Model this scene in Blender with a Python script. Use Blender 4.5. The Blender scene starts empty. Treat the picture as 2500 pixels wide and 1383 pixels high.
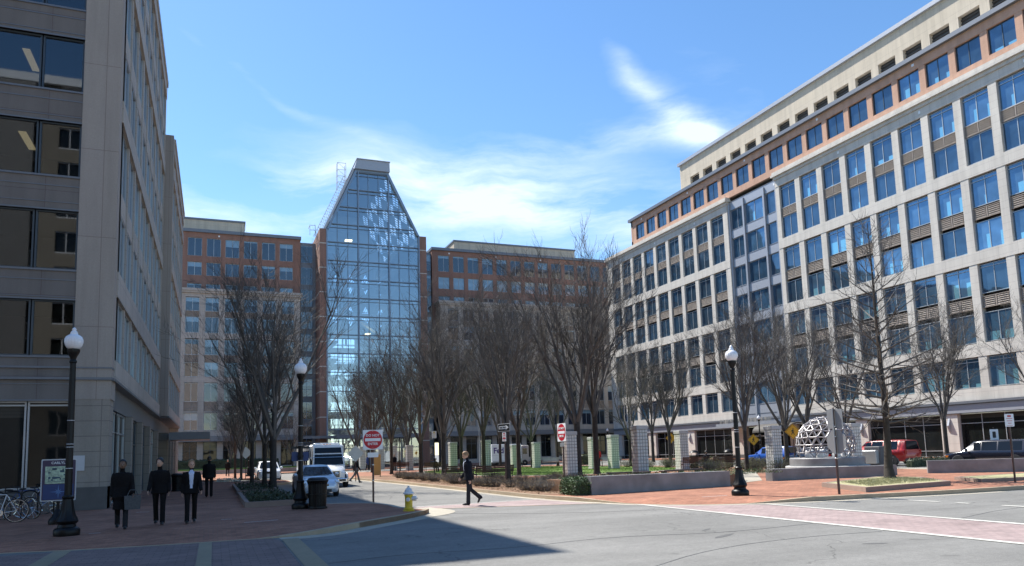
import bpy, math, random, time
from mathutils import Vector, Matrix, noise
T0 = time.time()
R = math.radians
SC = bpy.context.scene
COL = SC.collection
GZ = 0.13                                    # pavement height above the road

# ------------------------------------------------------------------ materials
MATS = {}
def mat(name, color, rough=0.8, metal=0.0, spec=0.5, noise_amt=0.0, noise_scale=4.0, bump=0.0, bump_scale=30.0,
        coat=0.0, emit=None, ior=None, coords='Object'):
    m = bpy.data.materials.new(name); m.use_nodes = True
    nt = m.node_tree; b = nt.nodes['Principled BSDF']
    b.inputs['Base Color'].default_value = (*color, 1); b.inputs['Roughness'].default_value = rough
    b.inputs['Metallic'].default_value = metal; b.inputs['Specular IOR Level'].default_value = spec
    if coat: b.inputs['Coat Weight'].default_value = coat; b.inputs['Coat Roughness'].default_value = 0.05
    if ior: b.inputs['IOR'].default_value = ior
    if emit: b.inputs['Emission Color'].default_value = (*emit[:3], 1); b.inputs['Emission Strength'].default_value = emit[3]
    if noise_amt or bump:
        tc = nt.nodes.new('ShaderNodeTexCoord')
        if noise_amt:
            n = nt.nodes.new('ShaderNodeTexNoise'); n.inputs['Scale'].default_value = noise_scale; n.inputs['Detail'].default_value = 6
            nt.links.new(tc.outputs[coords], n.inputs['Vector'])
            mr = nt.nodes.new('ShaderNodeMapRange'); mr.inputs[1].default_value = .3; mr.inputs[2].default_value = .7
            mr.inputs[3].default_value = 1 - noise_amt; mr.inputs[4].default_value = 1 + noise_amt
            nt.links.new(n.outputs['Fac'], mr.inputs[0])
            mx = nt.nodes.new('ShaderNodeVectorMath'); mx.operation = 'SCALE'; mx.inputs[0].default_value = color
            nt.links.new(mr.outputs[0], mx.inputs['Scale']); nt.links.new(mx.outputs[0], b.inputs['Base Color'])
        if bump:
            n2 = nt.nodes.new('ShaderNodeTexNoise'); n2.inputs['Scale'].default_value = bump_scale; n2.inputs['Detail'].default_value = 4
            nt.links.new(tc.outputs[coords], n2.inputs['Vector'])
            bp = nt.nodes.new('ShaderNodeBump'); bp.inputs['Strength'].default_value = bump; bp.inputs['Distance'].default_value = .02
            nt.links.new(n2.outputs['Fac'], bp.inputs['Height']); nt.links.new(bp.outputs[0], b.inputs['Normal'])
    MATS[name] = m
    return m

class NB:
    """tiny node building helper"""
    def __init__(s, m): s.nt = m.node_tree; s.b = s.nt.nodes.get('Principled BSDF')
    def n(s, t, **kw):
        x = s.nt.nodes.new(t)
        for k, v in kw.items(): setattr(x, k, v)
        return x
    def l(s, a, b): s.nt.links.new(a, b)
    def math(s, op, a, b=None, c=None):
        x = s.n('ShaderNodeMath', operation=op)
        for i, v in enumerate((a, b, c)):
            if v is None: continue
            if isinstance(v, (int, float)): x.inputs[i].default_value = v
            else: s.l(v, x.inputs[i])
        return x.outputs[0]
    def mix(s, f, a, b):
        x = s.n('ShaderNodeMix', data_type='RGBA')
        for i, v in ((0, f), (6, a), (7, b)):
            if isinstance(v, (int, float)): x.inputs[i].default_value = v
            elif isinstance(v, tuple): x.inputs[i].default_value = (*v, 1) if len(v) == 3 else v
            else: s.l(v, x.inputs[i])
        return x.outputs[2]
    def noise(s, vec, scale, detail=5, rough=.55):
        x = s.n('ShaderNodeTexNoise'); x.inputs['Scale'].default_value = scale; x.inputs['Detail'].default_value = detail
        x.inputs['Roughness'].default_value = rough
        if vec is not None: s.l(vec, x.inputs['Vector'])
        return x.outputs['Fac']
    def ramp(s, v, a, b, lo=0., hi=1.):
        x = s.n('ShaderNodeMapRange'); x.inputs[1].default_value = a; x.inputs[2].default_value = b
        x.inputs[3].default_value = lo; x.inputs[4].default_value = hi; s.l(v, x.inputs[0]); return x.outputs[0]

def ground_mat(name, c, c2, speck, spots=0.0, cracks=False):
    m = mat(name, c, .9, spec=.3); k = NB(m); g = k.n('ShaderNodeNewGeometry').outputs['Position']
    big = k.ramp(k.noise(g, .25, 4), .35, .65)
    col = k.mix(big, c, c2)
    fine = k.ramp(k.noise(g, 60, 2, .8), .25, .75, 1 - speck, 1 + speck)
    mid = k.ramp(k.noise(g, 3.5, 5, .7), .3, .7, .9, 1.08)
    f = k.math('MULTIPLY', fine, mid)
    if spots:
        sp = k.ramp(k.noise(g, .9, 3, .6), .67, .74, 1, 1 - spots); f = k.math('MULTIPLY', f, sp)
    if cracks:
        mp = k.n('ShaderNodeMapping'); mp.inputs['Scale'].default_value = (.10, .9, 1); mp.inputs['Rotation'].default_value = (0, 0, .08); k.l(g, mp.inputs['Vector'])
        f = k.math('MULTIPLY', f, k.ramp(k.noise(mp.outputs[0], 1.0, 4, .6), .35, .65, .88, 1.06)); f = k.math('MULTIPLY', f, k.ramp(k.noise(g, 14, 3, .7), .3, .7, .90, 1.08))
        v = k.n('ShaderNodeTexVoronoi', feature='DISTANCE_TO_EDGE'); v.inputs['Scale'].default_value = .16
        w = k.n('ShaderNodeVectorMath', operation='ADD'); nz = k.n('ShaderNodeTexNoise'); nz.inputs['Scale'].default_value = .7; nz.inputs['Detail'].default_value = 6
        k.l(g, nz.inputs['Vector']); sc = k.n('ShaderNodeVectorMath', operation='SCALE'); sc.inputs['Scale'].default_value = 2.2
        k.l(nz.outputs['Color'], sc.inputs[0]); k.l(g, w.inputs[0]); k.l(sc.outputs[0], w.inputs[1]); k.l(w.outputs[0], v.inputs['Vector'])
        cr = k.ramp(v.outputs['Distance'], .0015, .004, .62, 1); 
        gate = k.ramp(k.noise(g, .33, 2), .47, .53); cr = k.math('MAXIMUM', cr, k.math('SUBTRACT', 1, gate)); f = k.math('MULTIPLY', f, cr)
    x = k.n('ShaderNodeVectorMath', operation='SCALE'); k.l(col, x.inputs[0]); k.l(f, x.inputs['Scale'])
    k.l(x.outputs[0], k.b.inputs['Base Color'])
    bp = k.n('ShaderNodeBump'); bp.inputs['Strength'].default_value = .35; bp.inputs['Distance'].default_value = .01
    k.l(k.noise(g, 90, 2), bp.inputs['Height']); k.l(bp.outputs[0], k.b.inputs['Normal'])
    return m

def brick_mat(name, c1, c2, mortar, bw, bh, ms=.006, axis='ground', rot=0.0, var=.12, rough=.88, bump=.3, offset=.5):
    """bricks laid in world metres; axis: ground (xy), xz wall, yz wall"""
    m = mat(name, c1, rough, spec=.3); k = NB(m); g = k.n('ShaderNodeNewGeometry').outputs['Position']
    sep = k.n('ShaderNodeSeparateXYZ'); k.l(g, sep.inputs[0]); cmb = k.n('ShaderNodeCombineXYZ')
    if axis == 'ground': k.l(sep.outputs[0], cmb.inputs[0]); k.l(sep.outputs[1], cmb.inputs[1])
    else:
        nrm = k.n('ShaderNodeNewGeometry').outputs['Normal']; sn = k.n('ShaderNodeSeparateXYZ'); k.l(nrm, sn.inputs[0])
        ax = k.math('GREATER_THAN', k.math('ABSOLUTE', sn.outputs[0]), .7)
        mx = k.n('ShaderNodeMix'); k.l(ax, mx.inputs[0]); k.l(sep.outputs[0], mx.inputs[2]); k.l(sep.outputs[1], mx.inputs[3])
        k.l(mx.outputs[0], cmb.inputs[0]); k.l(sep.outputs[2], cmb.inputs[1])
    mp = k.n('ShaderNodeMapping'); mp.inputs['Rotation'].default_value = (0, 0, rot); k.l(cmb.outputs[0], mp.inputs['Vector'])
    b = k.n('ShaderNodeTexBrick'); b.offset = offset; b.inputs['Scale'].default_value = 1; b.inputs['Brick Width'].default_value = bw
    b.inputs['Row Height'].default_value = bh; b.inputs['Mortar Size'].default_value = ms; b.inputs['Mortar Smooth'].default_value = .2
    b.inputs['Color1'].default_value = (*c1, 1); b.inputs['Color2'].default_value = (*c2, 1); b.inputs['Mortar'].default_value = (*mortar, 1)
    k.l(mp.outputs[0], b.inputs['Vector'])
    f = k.ramp(k.noise(g, .6, 5, .65), .3, .7, 1 - var, 1 + var)
    f = k.math('MULTIPLY', f, k.ramp(k.noise(g, 25, 3), .3, .7, .93, 1.07))
    if axis != 'ground':
        ms_ = k.n('ShaderNodeMapping'); ms_.inputs['Scale'].default_value = (1.6, 1.6, .12); k.l(g, ms_.inputs['Vector']); f = k.math('MULTIPLY', f, k.ramp(k.noise(ms_.outputs[0], 1.0, 5, .6), .42, .66, 1.03, .88))
    else: f = k.math('MULTIPLY', f, k.ramp(k.noise(g, 1.7, 6, .7), .5, .68, 1.0, .78))
    x = k.n('ShaderNodeVectorMath', operation='SCALE'); k.l(b.outputs['Color'], x.inputs[0]); k.l(f, x.inputs['Scale'])
    k.l(x.outputs[0], k.b.inputs['Base Color'])
    bp = k.n('ShaderNodeBump'); bp.inputs['Strength'].default_value = bump; bp.inputs['Distance'].default_value = .01; bp.invert = True
    k.l(b.outputs['Fac'], bp.inputs['Height']); k.l(bp.outputs[0], k.b.inputs['Normal'])
    return m

def glass_mat(name, dark, blind, ior=2.1, amount=.5, fromtop=True, bump=.02):
    """office window: coated dark glass with a blind drawn to a different height in every window"""
    m = mat(name, dark, .03, ior=ior); k = NB(m); oi = k.n('ShaderNodeObjectInfo')
    tc = k.n('ShaderNodeTexCoord'); sep = k.n('ShaderNodeSeparateXYZ'); k.l(tc.outputs['Generated'], sep.inputs[0])
    geo = k.n('ShaderNodeNewGeometry').outputs['Position']
    r1 = oi.outputs['Random']; r2 = k.math('FRACT', k.math('MULTIPLY', r1, 17.31)); r3 = k.math('FRACT', k.math('MULTIPLY', r1, 91.7))
    z = sep.outputs[2]; xx = sep.outputs[0]
    edge = k.math('MULTIPLY', r2, amount)
    if fromtop: mask = k.math('GREATER_THAN', z, k.math('SUBTRACT', 1.0, edge))
    else:
        half = k.math('FRACT', k.math('MULTIPLY', xx, 2.0))
        mask = k.math('MULTIPLY', k.math('LESS_THAN', z, edge), k.math('GREATER_THAN', half, k.math('MULTIPLY', r3, .9)))
    mask = k.math('MULTIPLY', mask, k.math('GREATER_THAN', r3, .3))
    slat = k.ramp(k.math('SINE', k.math('MULTIPLY', z, 160.0)), -1, 1, .8, 1.0)
    x = k.n('ShaderNodeVectorMath', operation='SCALE'); x.inputs[0].default_value = blind; k.l(slat, x.inputs['Scale'])
    room = k.math('MULTIPLY', k.ramp(k.noise(geo, .8, 3), .4, .7, .85, 1.15), k.ramp(r2, 0, 1, .55, 1.25))
    y = k.n('ShaderNodeVectorMath', operation='SCALE'); y.inputs[0].default_value = dark; k.l(room, y.inputs['Scale'])
    k.l(k.mix(mask, y.outputs[0], x.outputs[0]), k.b.inputs['Base Color'])
    bp = k.n('ShaderNodeBump'); bp.inputs['Strength'].default_value = bump; bp.inputs['Distance'].default_value = .3
    k.l(k.noise(geo, .7, 1), bp.inputs['Height']); k.l(bp.outputs[0], k.b.inputs['Normal'])
    return m

def clear_glass(name, tint, fac, gloss=(.9, .95, 1)):
    m = bpy.data.materials.new(name); m.use_nodes = True; nt = m.node_tree; nt.nodes.clear()
    o = nt.nodes.new('ShaderNodeOutputMaterial'); t = nt.nodes.new('ShaderNodeBsdfTransparent'); g = nt.nodes.new('ShaderNodeBsdfGlossy')
    t.inputs[0].default_value = (*tint, 1); g.inputs['Color'].default_value = (*gloss, 1); g.inputs['Roughness'].default_value = .02
    lw = nt.nodes.new('ShaderNodeLayerWeight'); lw.inputs['Blend'].default_value = .25
    mr = nt.nodes.new('ShaderNodeMapRange'); mr.inputs[3].default_value = fac; mr.inputs[4].default_value = .95
    nt.links.new(lw.outputs['Fresnel'], mr.inputs[0])
    mx = nt.nodes.new('ShaderNodeMixShader'); nt.links.new(mr.outputs[0], mx.inputs[0])
    nt.links.new(t.outputs[0], mx.inputs[1]); nt.links.new(g.outputs[0], mx.inputs[2]); nt.links.new(mx.outputs[0], o.inputs[0])
    MATS[name] = m; return m

M = MATS
ground_mat('asphalt', (.172, .170, .160), (.215, .212, .200), .36, .35, True)
ground_mat('concrete', (.42, .385, .31), (.34, .31, .255), .16)
ground_mat('paving_band', (.30, .25, .17), (.25, .21, .145), .2)
ground_mat('kerb', (.44, .35, .25), (.35, .28, .20), .2)
ground_mat('kerb_brown', (.30, .22, .18), (.25, .19, .16), .15)
ground_mat('mulch', (.17, .095, .06), (.23, .145, .09), .5)
ground_mat('lawn', (.12, .20, .04), (.155, .24, .055), .35)
ground_mat('white_line', (.60, .59, .54), (.44, .43, .39), .22)
ground_mat('earth', (.12, .11, .10), (.14, .13, .11), .2)
brick_mat('brick_paving', (.37, .172, .108), (.26, .113, .072), (.22, .13, .09), .20, .10, .008, var=.26)
brick_mat('pink_paving', (.36, .275, .262), (.29, .225, .215), (.22, .18, .18), .22, .11, .008, var=.18, offset=.5)
brick_mat('purple_paving', (.235, .165, .145), (.19, .13, .118), (.12, .09, .08), .30, .15, .008, var=.16)
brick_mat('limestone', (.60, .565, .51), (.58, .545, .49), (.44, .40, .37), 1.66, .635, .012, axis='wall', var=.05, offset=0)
brick_mat('limestone_pier_shaded', (.37, .325, .285), (.36, .315, .28), (.25, .20, .18), .82, 3.44, .012, axis='wall', var=.04, offset=0)  # pier limestone, its colour darkened because the left block stands in shade
brick_mat('limestone_shaded', (.45, .41, .37), (.44, .40, .36), (.30, .27, .25), 1.66, .635, .012, axis='wall', var=.05, offset=0)  # limestone copy with shade put into the colour, for the unlit fronts
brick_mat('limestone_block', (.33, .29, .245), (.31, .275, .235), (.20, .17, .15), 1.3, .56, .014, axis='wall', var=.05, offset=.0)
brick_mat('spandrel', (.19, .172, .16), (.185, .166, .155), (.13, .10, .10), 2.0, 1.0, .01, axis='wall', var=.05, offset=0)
brick_mat('wall_brick_shaded', (.30, .175, .135), (.27, .155, .12), (.26, .16, .13), .30, .10, .008, axis='wall', var=.07, bump=.15)  # same brick as the sunlit storey, colour darkened for the shaded wings
brick_mat('wall_brick_sunlit', (.56, .34, .24), (.52, .31, .22), (.50, .36, .28), .30, .10, .008, axis='wall', var=.06, bump=.15)  # same brick as the wings, colour lightened for the sunlit storey
brick_mat('penthouse_tan', (.56, .49, .39), (.54, .47, .37), (.38, .33, .26), 1.53, 1.7, .012, axis='wall', var=.04, offset=0)
ground_mat('tar', (.105, .105, .103), (.145, .145, .14), .45)
mat('manhole', (.09, .08, .075), .6, .5, noise_amt=.4, noise_scale=18)
mat('reflected_tan', (.17, .15, .12), .9, noise_amt=.1, noise_scale=.6)
mat('granite', (.20, .20, .205), .55, noise_amt=.28, noise_scale=1.3, bump=.1)
mat('granite_pale', (.42, .42, .41), .6, noise_amt=.15, noise_scale=3)
mat('granite_base', (.11, .105, .10), .6, noise_amt=.12, noise_scale=3)
mat('grey_metal', (.36, .38, .42), .45, .3, noise_amt=.04)
mat('slate_metal', (.17, .185, .21), .45, .3, noise_amt=.05)
mat('window_frame', (.42, .45, .47), .4, .4)
mat('dark_frame', (.06, .08, .10), .4, .3)
mat('blue_mullion', (.20, .27, .36), .4, .3)
mat('louver', (.33, .28, .24), .7, noise_amt=.1)
mat('louver_dark', (.06, .055, .05), .7)
mat('black_metal', (.005, .0045, .005), .42, spec=.28)
mat('pole_brown', (.07, .035, .03), .4)
mat('bronze', (.05, .035, .03), .45)
mat('white_globe', (.78, .79, .83), .25, noise_amt=.05, noise_scale=20)
mat('white_paint', (.80, .81, .82), .35)
mat('red_sign', (.50, .015, .03), .4)
mat('sign_back', (.36, .38, .40), .4, .5, noise_amt=.05)
mat('yellow_sign', (.75, .38, .02), .5)
mat('black_paint', (.012, .012, .014), .5)
mat('hydrant_yellow', (.60, .44, .03), .4, noise_amt=.08, noise_scale=12)
mat('hydrant_white', (.62, .62, .64), .35, noise_amt=.05, noise_scale=12)
mat('tyre', (.018, .018, .019), .8)
mat('rim', (.50, .51, .53), .25, .9)
mat('chrome', (.70, .71, .73), .12, 1.0)
mat('car_glass', (.010, .012, .015), .04, ior=1.45)
mat('car_silver', (.52, .58, .66), .3, .35, coat=.7)
mat('car_white', (.80, .82, .84), .3, coat=.6)
mat('car_blue', (.01, .07, .33), .25, .1, coat=.8)
mat('car_black', (.008, .008, .014), .18, coat=.9)
mat('car_red', (.52, .02, .015), .3, coat=.6)
mat('headlight', (.75, .78, .80), .08, .3)
mat('taillight', (.45, .01, .01), .2)
mat('amber', (.7, .2, .02), .2)
mat('plastic_grey', (.10, .10, .11), .6)
mat('block_glass', (.64, .64, .60), .45, ior=1.3, noise_amt=.12, noise_scale=9)
mat('block_joint', (.20, .21, .19), .5)
mat('steel', (.30, .29, .30), .42, .3)
mat('bench_wood', (.06, .035, .03), .55, noise_amt=.15, noise_scale=12)
mat('bench_pale', (.42, .40, .37), .6, noise_amt=.1, noise_scale=12)
mat('iron', (.03, .025, .025), .5)
mat('board_tan', (.50, .30, .10), .7, noise_amt=.08)
mat('map_purple', (.055, .035, .075), .5); mat('map_navy', (.025, .05, .16), .5); mat('map_green', (.42, .52, .38), .6, noise_amt=.4, noise_scale=14)
mat('map_ink', (.05, .09, .13), .6); mat('map_star', (.10, .20, .42), .5)
mat('plaque', (.55, .55, .56), .5, noise_amt=.05)
mat('letter_grey', (.30, .29, .27), .5)
mat('bark', (.043, .036, .031), .9, noise_amt=.3, noise_scale=6, bump=.6, bump_scale=14)
mat('bark_pale', (.24, .20, .17), .9, noise_amt=.25, noise_scale=6, bump=.5, bump_scale=14)
mat('twig', (.098, .090, .083), .8, noise_amt=.3, noise_scale=2)
mat('dry_leaf', (.26, .19, .10), .9, noise_amt=.4, noise_scale=5)
mat('olive_leaf', (.12, .13, .05), .8, noise_amt=.4, noise_scale=5)
mat('hedge_leaf', (.05, .10, .03), .6, noise_amt=.5, noise_scale=6)
mat('dark_leaf', (.035, .05, .025), .7, noise_amt=.4, noise_scale=6)
mat('pale_flower', (.6, .62, .5), .8)
mat('grass_dry', (.34, .32, .17), .9, noise_amt=.3, noise_scale=9)
mat('tower_inside', (.55, .60, .62), .7, noise_amt=.08, noise_scale=.5)
mat('tower_slab', (.60, .63, .64), .7)
mat('roof_grey', (.50, .52, .55), .6, noise_amt=.05)
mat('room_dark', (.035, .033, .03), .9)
mat('tube_light', (.9, .8, .5), .5, emit=(1.0, .80, .45, .28))
mat('lamp_lit', (.9, .9, .9), .5, emit=(.8, .9, 1.0, 1.0))
mat('warm_lit', (.9, .8, .5), .5, emit=(1.0, .75, .35, 3.0))
mat('skin_light', (.52, .31, .22), .5); mat('skin_dark', (.17, .095, .06), .5)
mat('hair_brown', (.27, .155, .075), .6, noise_amt=.2, noise_scale=60); mat('hair_black', (.012, .01, .009), .5); mat('hair_grey', (.35, .33, .31), .6)
mat('cloth_black', (.012, .011, .012), .85, spec=.1, noise_amt=.2, noise_scale=20, bump=.2, bump_scale=30)
mat('cloth_navy', (.012, .013, .019), .85, spec=.12, noise_amt=.2, noise_scale=20, bump=.2, bump_scale=30)
mat('cloth_charcoal', (.026, .026, .030), .85, spec=.12, noise_amt=.2, noise_scale=20)
mat('cloth_white', (.55, .60, .75), .8, noise_amt=.15, noise_scale=60); mat('cloth_red', (.55, .03, .03), .8); mat('cloth_blue', (.03, .06, .20), .8)
mat('shoe', (.012, .01, .01), .35); mat('bag_grey', (.07, .075, .082), .7, noise_amt=.2, noise_scale=20); mat('eye', (.01, .01, .01), .2)
mat('logo_purple', (.06, .03, .20), .5); mat('truck_white', (.78, .82, .86), .4); mat('truck_tan', (.42, .38, .35), .5)
glass_mat('window_blue', (.10, .20, .31), (.28, .60, .72), 1.9, .55, fromtop=False); MATS['window_blue'].node_tree.nodes['Principled BSDF'].inputs['Metallic'].default_value = .55
glass_mat('window_top', (.010, .022, .050), (.20, .32, .42), 2.0, .5, fromtop=True)
glass_mat('window_store', (.012, .014, .014), (.05, .05, .045), 1.42, .2, fromtop=True)
clear_glass('office_glass', (.60, .62, .62), .07)
clear_glass('tower_glass', (.66, .82, .94), .32, (.86, .95, 1.0))

# ------------------------------------------------------------------ mesh building
class MB:
    def __init__(s, frame=None): s.v = []; s.f = []; s.m = []; s.F = frame; s.mi = 0; s.mats = []
    def use(s, name):
        if name not in s.mats: s.mats.append(name)
        s.mi = s.mats.index(name); return s
    def add(s, vs, fs):
        o = len(s.v)
        if s.F: vs = [s.F(*p) for p in vs]
        s.v.extend([tuple(p) for p in vs]); s.f.extend([tuple(i + o for i in f) for f in fs]); s.m.extend([s.mi] * len(fs)); return s
    def box(s, x0, x1, y0, y1, z0, z1):
        if x0 > x1: x0, x1 = x1, x0
        if y0 > y1: y0, y1 = y1, y0
        if z0 > z1: z0, z1 = z1, z0
        return s.add([(x0, y0, z0), (x1, y0, z0), (x1, y1, z0), (x0, y1, z0), (x0, y0, z1), (x1, y0, z1), (x1, y1, z1), (x0, y1, z1)],
                     [(0, 3, 2, 1), (4, 5, 6, 7), (0, 1, 5, 4), (1, 2, 6, 5), (2, 3, 7, 6), (3, 0, 4, 7)])
    def bbox(s, x0, x1, y0, y1, z0, z1, b=.02):
        """box with chamfered vertical and top edges"""
        ring = lambda i, z: [(x0 + i + b, y0 + i, z), (x1 - i - b, y0 + i, z), (x1 - i, y0 + i + b, z), (x1 - i, y1 - i - b, z),
                             (x1 - i - b, y1 - i, z), (x0 + i + b, y1 - i, z), (x0 + i, y1 - i - b, z), (x0 + i, y0 + i + b, z)]
        vs = ring(0, z0) + ring(0, z1 - b) + ring(b, z1); fs = [tuple(range(7, -1, -1)), tuple(range(16, 24))]
        for a in (0, 8):
            for i in range(8): j = (i + 1) % 8; fs.append((a + i, a + j, a + 8 + j, a + 8 + i))
        return s.add(vs, fs)
    def prism(s, poly, z0, z1):
        n = len(poly); a = sum(poly[i][0] * poly[(i + 1) % n][1] - poly[(i + 1) % n][0] * poly[i][1] for i in range(n))
        if a < 0: poly = poly[::-1]
        vs = [(x, y, z0) for x, y in poly] + [(x, y, z1) for x, y in poly]
        return s.add(vs, [tuple(range(n - 1, -1, -1)), tuple(range(n, 2 * n))] + [(i, (i + 1) % n, n + (i + 1) % n, n + i) for i in range(n)])
    def plate(s, pts, nrm, t):
        """planar polygon given in 3-D with a thickness"""
        n = len(pts); d = Vector(nrm).normalized() * t; q = [tuple(Vector(p) + d) for p in pts]
        return s.add(list(pts) + q, [tuple(range(n - 1, -1, -1)), tuple(range(n, 2 * n))] + [(i, (i + 1) % n, n + (i + 1) % n, n + i) for i in range(n)])
    def tube(s, a, b, r0, r1=None, n=8, cap=True):
        r1 = r0 if r1 is None else r1; a = Vector(a); b = Vector(b); d = (b - a)
        if d.length < 1e-6: return s
        d.normalize(); u = d.orthogonal().normalized(); w = d.cross(u); vs = []
        for c, r in ((a, r0), (b, r1)):
            for i in range(n): t = 2 * math.pi * i / n; vs.append(tuple(c + (u * math.cos(t) + w * math.sin(t)) * r))
        fs = [(i, (i + 1) % n, n + (i + 1) % n, n + i) for i in range(n)]
        if cap: fs += [tuple(range(n - 1, -1, -1)), tuple(range(n, 2 * n))]
        return s.add(vs, fs)
    def lathe(s, prof, n=24, c=(0, 0, 0), rib=0, ribs=12, axis='z'):
        vs = []; fs = []; m = len(prof)
        for r, z in prof:
            for i in range(n):
                t = 2 * math.pi * i / n; rr = r * (1 + rib * math.cos(ribs * t)) if r > .001 else 1e-4
                p = (math.cos(t) * rr, math.sin(t) * rr, z)
                if axis == 'y': p = (p[0], p[2], p[1])
                if axis == 'x': p = (p[2], p[0], p[1])
                vs.append((c[0] + p[0], c[1] + p[1], c[2] + p[2]))
        for j in range(m - 1):
            for i in range(n):
                k = (i + 1) % n; q = (j * n + i, j * n + k, (j + 1) * n + k, (j + 1) * n + i)
                fs.append(q if axis != 'y' else q[::-1])
        fs.append(tuple(range(n - 1, -1, -1))); fs.append(tuple(range((m - 1) * n, m * n)))
        return s.add(vs, fs)
    def ball(s, c, r, n=12, m=8, sx=1, sy=1, sz=1):
        prof = [(math.sin(math.pi * j / m), -math.cos(math.pi * j / m)) for j in range(m + 1)]; vs = []
        for a, z in prof:
            for i in range(n): t = 2 * math.pi * i / n; vs.append((c[0] + math.cos(t) * max(a, 1e-3) * r * sx, c[1] + math.sin(t) * max(a, 1e-3) * r * sy, c[2] + z * r * sz))
        fs = [(j * n + i, j * n + (i + 1) % n, (j + 1) * n + (i + 1) % n, (j + 1) * n + i) for j in range(m) for i in range(n)]
        return s.add(vs, fs)
    def build(s, name, mats=None, parent=None, loc=(0, 0, 0), smooth=False, rz=0):
        me = bpy.data.meshes.new(name); me.from_pydata(s.v, [], s.f)
        names = s.mats if s.mats else ([mats] if isinstance(mats, str) else mats)
        for n_ in names: me.materials.append(M[n_])
        if s.mats: me.polygons.foreach_set('material_index', s.m)
        if smooth:
            me.polygons.foreach_set('use_smooth', [True] * len(me.polygons))
            try: me.set_sharp_from_angle(angle=R(40))
            except Exception: pass
        me.update()
        o = bpy.data.objects.new(name, me); COL.objects.link(o); o.location = loc; o.rotation_euler = (0, 0, rz)
        if parent: o.parent = parent
        return o

def tag(o, label=None, cat=None, group=None, kind=None):
    if label: o['label'] = label
    if cat: o['category'] = cat
    if group: o['group'] = group
    if kind: o['kind'] = kind
    return o
def thing(name, label, cat, loc=(0, 0, 0), rz=0, group=None, scale=1):
    o = bpy.data.objects.new(name, None); COL.objects.link(o); o.location = loc; o.rotation_euler = (0, 0, rz); o.scale = (scale,) * 3
    o.empty_display_size = .2
    return tag(o, label, cat, group)
def struct(name, mb, m, **k): return tag(mb.build(name, m, **k), kind='structure')
def kids(o): return [c for c in bpy.data.objects if c.parent == o]
KC = {}
def dup(root, label, loc, rz=0, scale=1, group=None):
    """copy a thing, its parts and their sub-parts (mesh data shared)"""
    def cp(o, parent):
        c = o.copy(); COL.objects.link(c)
        if parent: c.parent = parent
        for ch in KC[o.name]: cp(ch, c)
        return c
    def reg(o):
        if o.name not in KC:
            KC[o.name] = kids(o)
            for ch in KC[o.name]: reg(ch)
    reg(root); r = cp(root, None); r.location = loc; r.rotation_euler = (0, 0, rz); r.scale = (scale,) * 3 if not isinstance(scale, tuple) else scale
    r['label'] = label
    if group: r['group'] = group
    return r
def text_mesh(txt, size, ext=.004, bold=.0, sx=1.0):
    cu = bpy.data.curves.new('lettering', 'FONT'); cu.body = txt; cu.size = size; cu.extrude = ext; cu.offset = bold
    cu.align_x = 'CENTER'; cu.align_y = 'CENTER'; cu.resolution_u = 3
    t = bpy.data.objects.new('lettering_src', cu); COL.objects.link(t)
    dg = bpy.context.evaluated_depsgraph_get(); me = bpy.data.meshes.new_from_object(t.evaluated_get(dg)); bpy.data.objects.remove(t)
    for v in me.vertices: v.co.x *= sx
    return me
def lettering(txt, size, m, parent, loc, rot=(R(90), 0, 0), bold=.0, sx=1.0, name='lettering'):
    me = text_mesh(txt, size, bold=bold, sx=sx); me.materials.clear(); me.materials.append(M[m])
    o = bpy.data.objects.new(name, me); COL.objects.link(o); o.parent = parent; o.location = loc; o.rotation_euler = rot; return o

# ------------------------------------------------------------------ camera, light, sky
CAM_H = 1.76
yaw, pitch, roll = 0.383633, 0.114386, -0.030412
_W = Vector((math.sin(yaw) * math.cos(pitch), math.cos(yaw) * math.cos(pitch), math.sin(pitch)))
_r = Vector((math.cos(yaw), -math.sin(yaw), 0)); _u = _r.cross(_W)
_R = math.cos(roll) * _r + math.sin(roll) * _u; _U = -math.sin(roll) * _r + math.cos(roll) * _u
cam = bpy.data.cameras.new('camera'); camo = bpy.data.objects.new('camera', cam); COL.objects.link(camo)
camo.matrix_world = Matrix(((_R.x, _U.x, -_W.x, 0), (_R.y, _U.y, -_W.y, 0), (_R.z, _U.z, -_W.z, CAM_H), (0, 0, 0, 1)))
cam.sensor_width = 36; cam.lens = 1806 / 2500 * 36; cam.shift_y = (896.07 - 691.5) / 2500; cam.clip_end = 3000
SC.camera = camo
SUN = Vector((-9.9, 20.6, 31.4)).normalized()
sl = bpy.data.lights.new('sun', 'SUN'); sl.energy = 5.0; sl.angle = R(.55); sl.color = (1, .95, .87)
so = bpy.data.objects.new('sun', sl); COL.objects.link(so); so.rotation_euler = (-SUN).to_track_quat('-Z', 'Y').to_euler(); so.location = (0, 0, 80)

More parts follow.
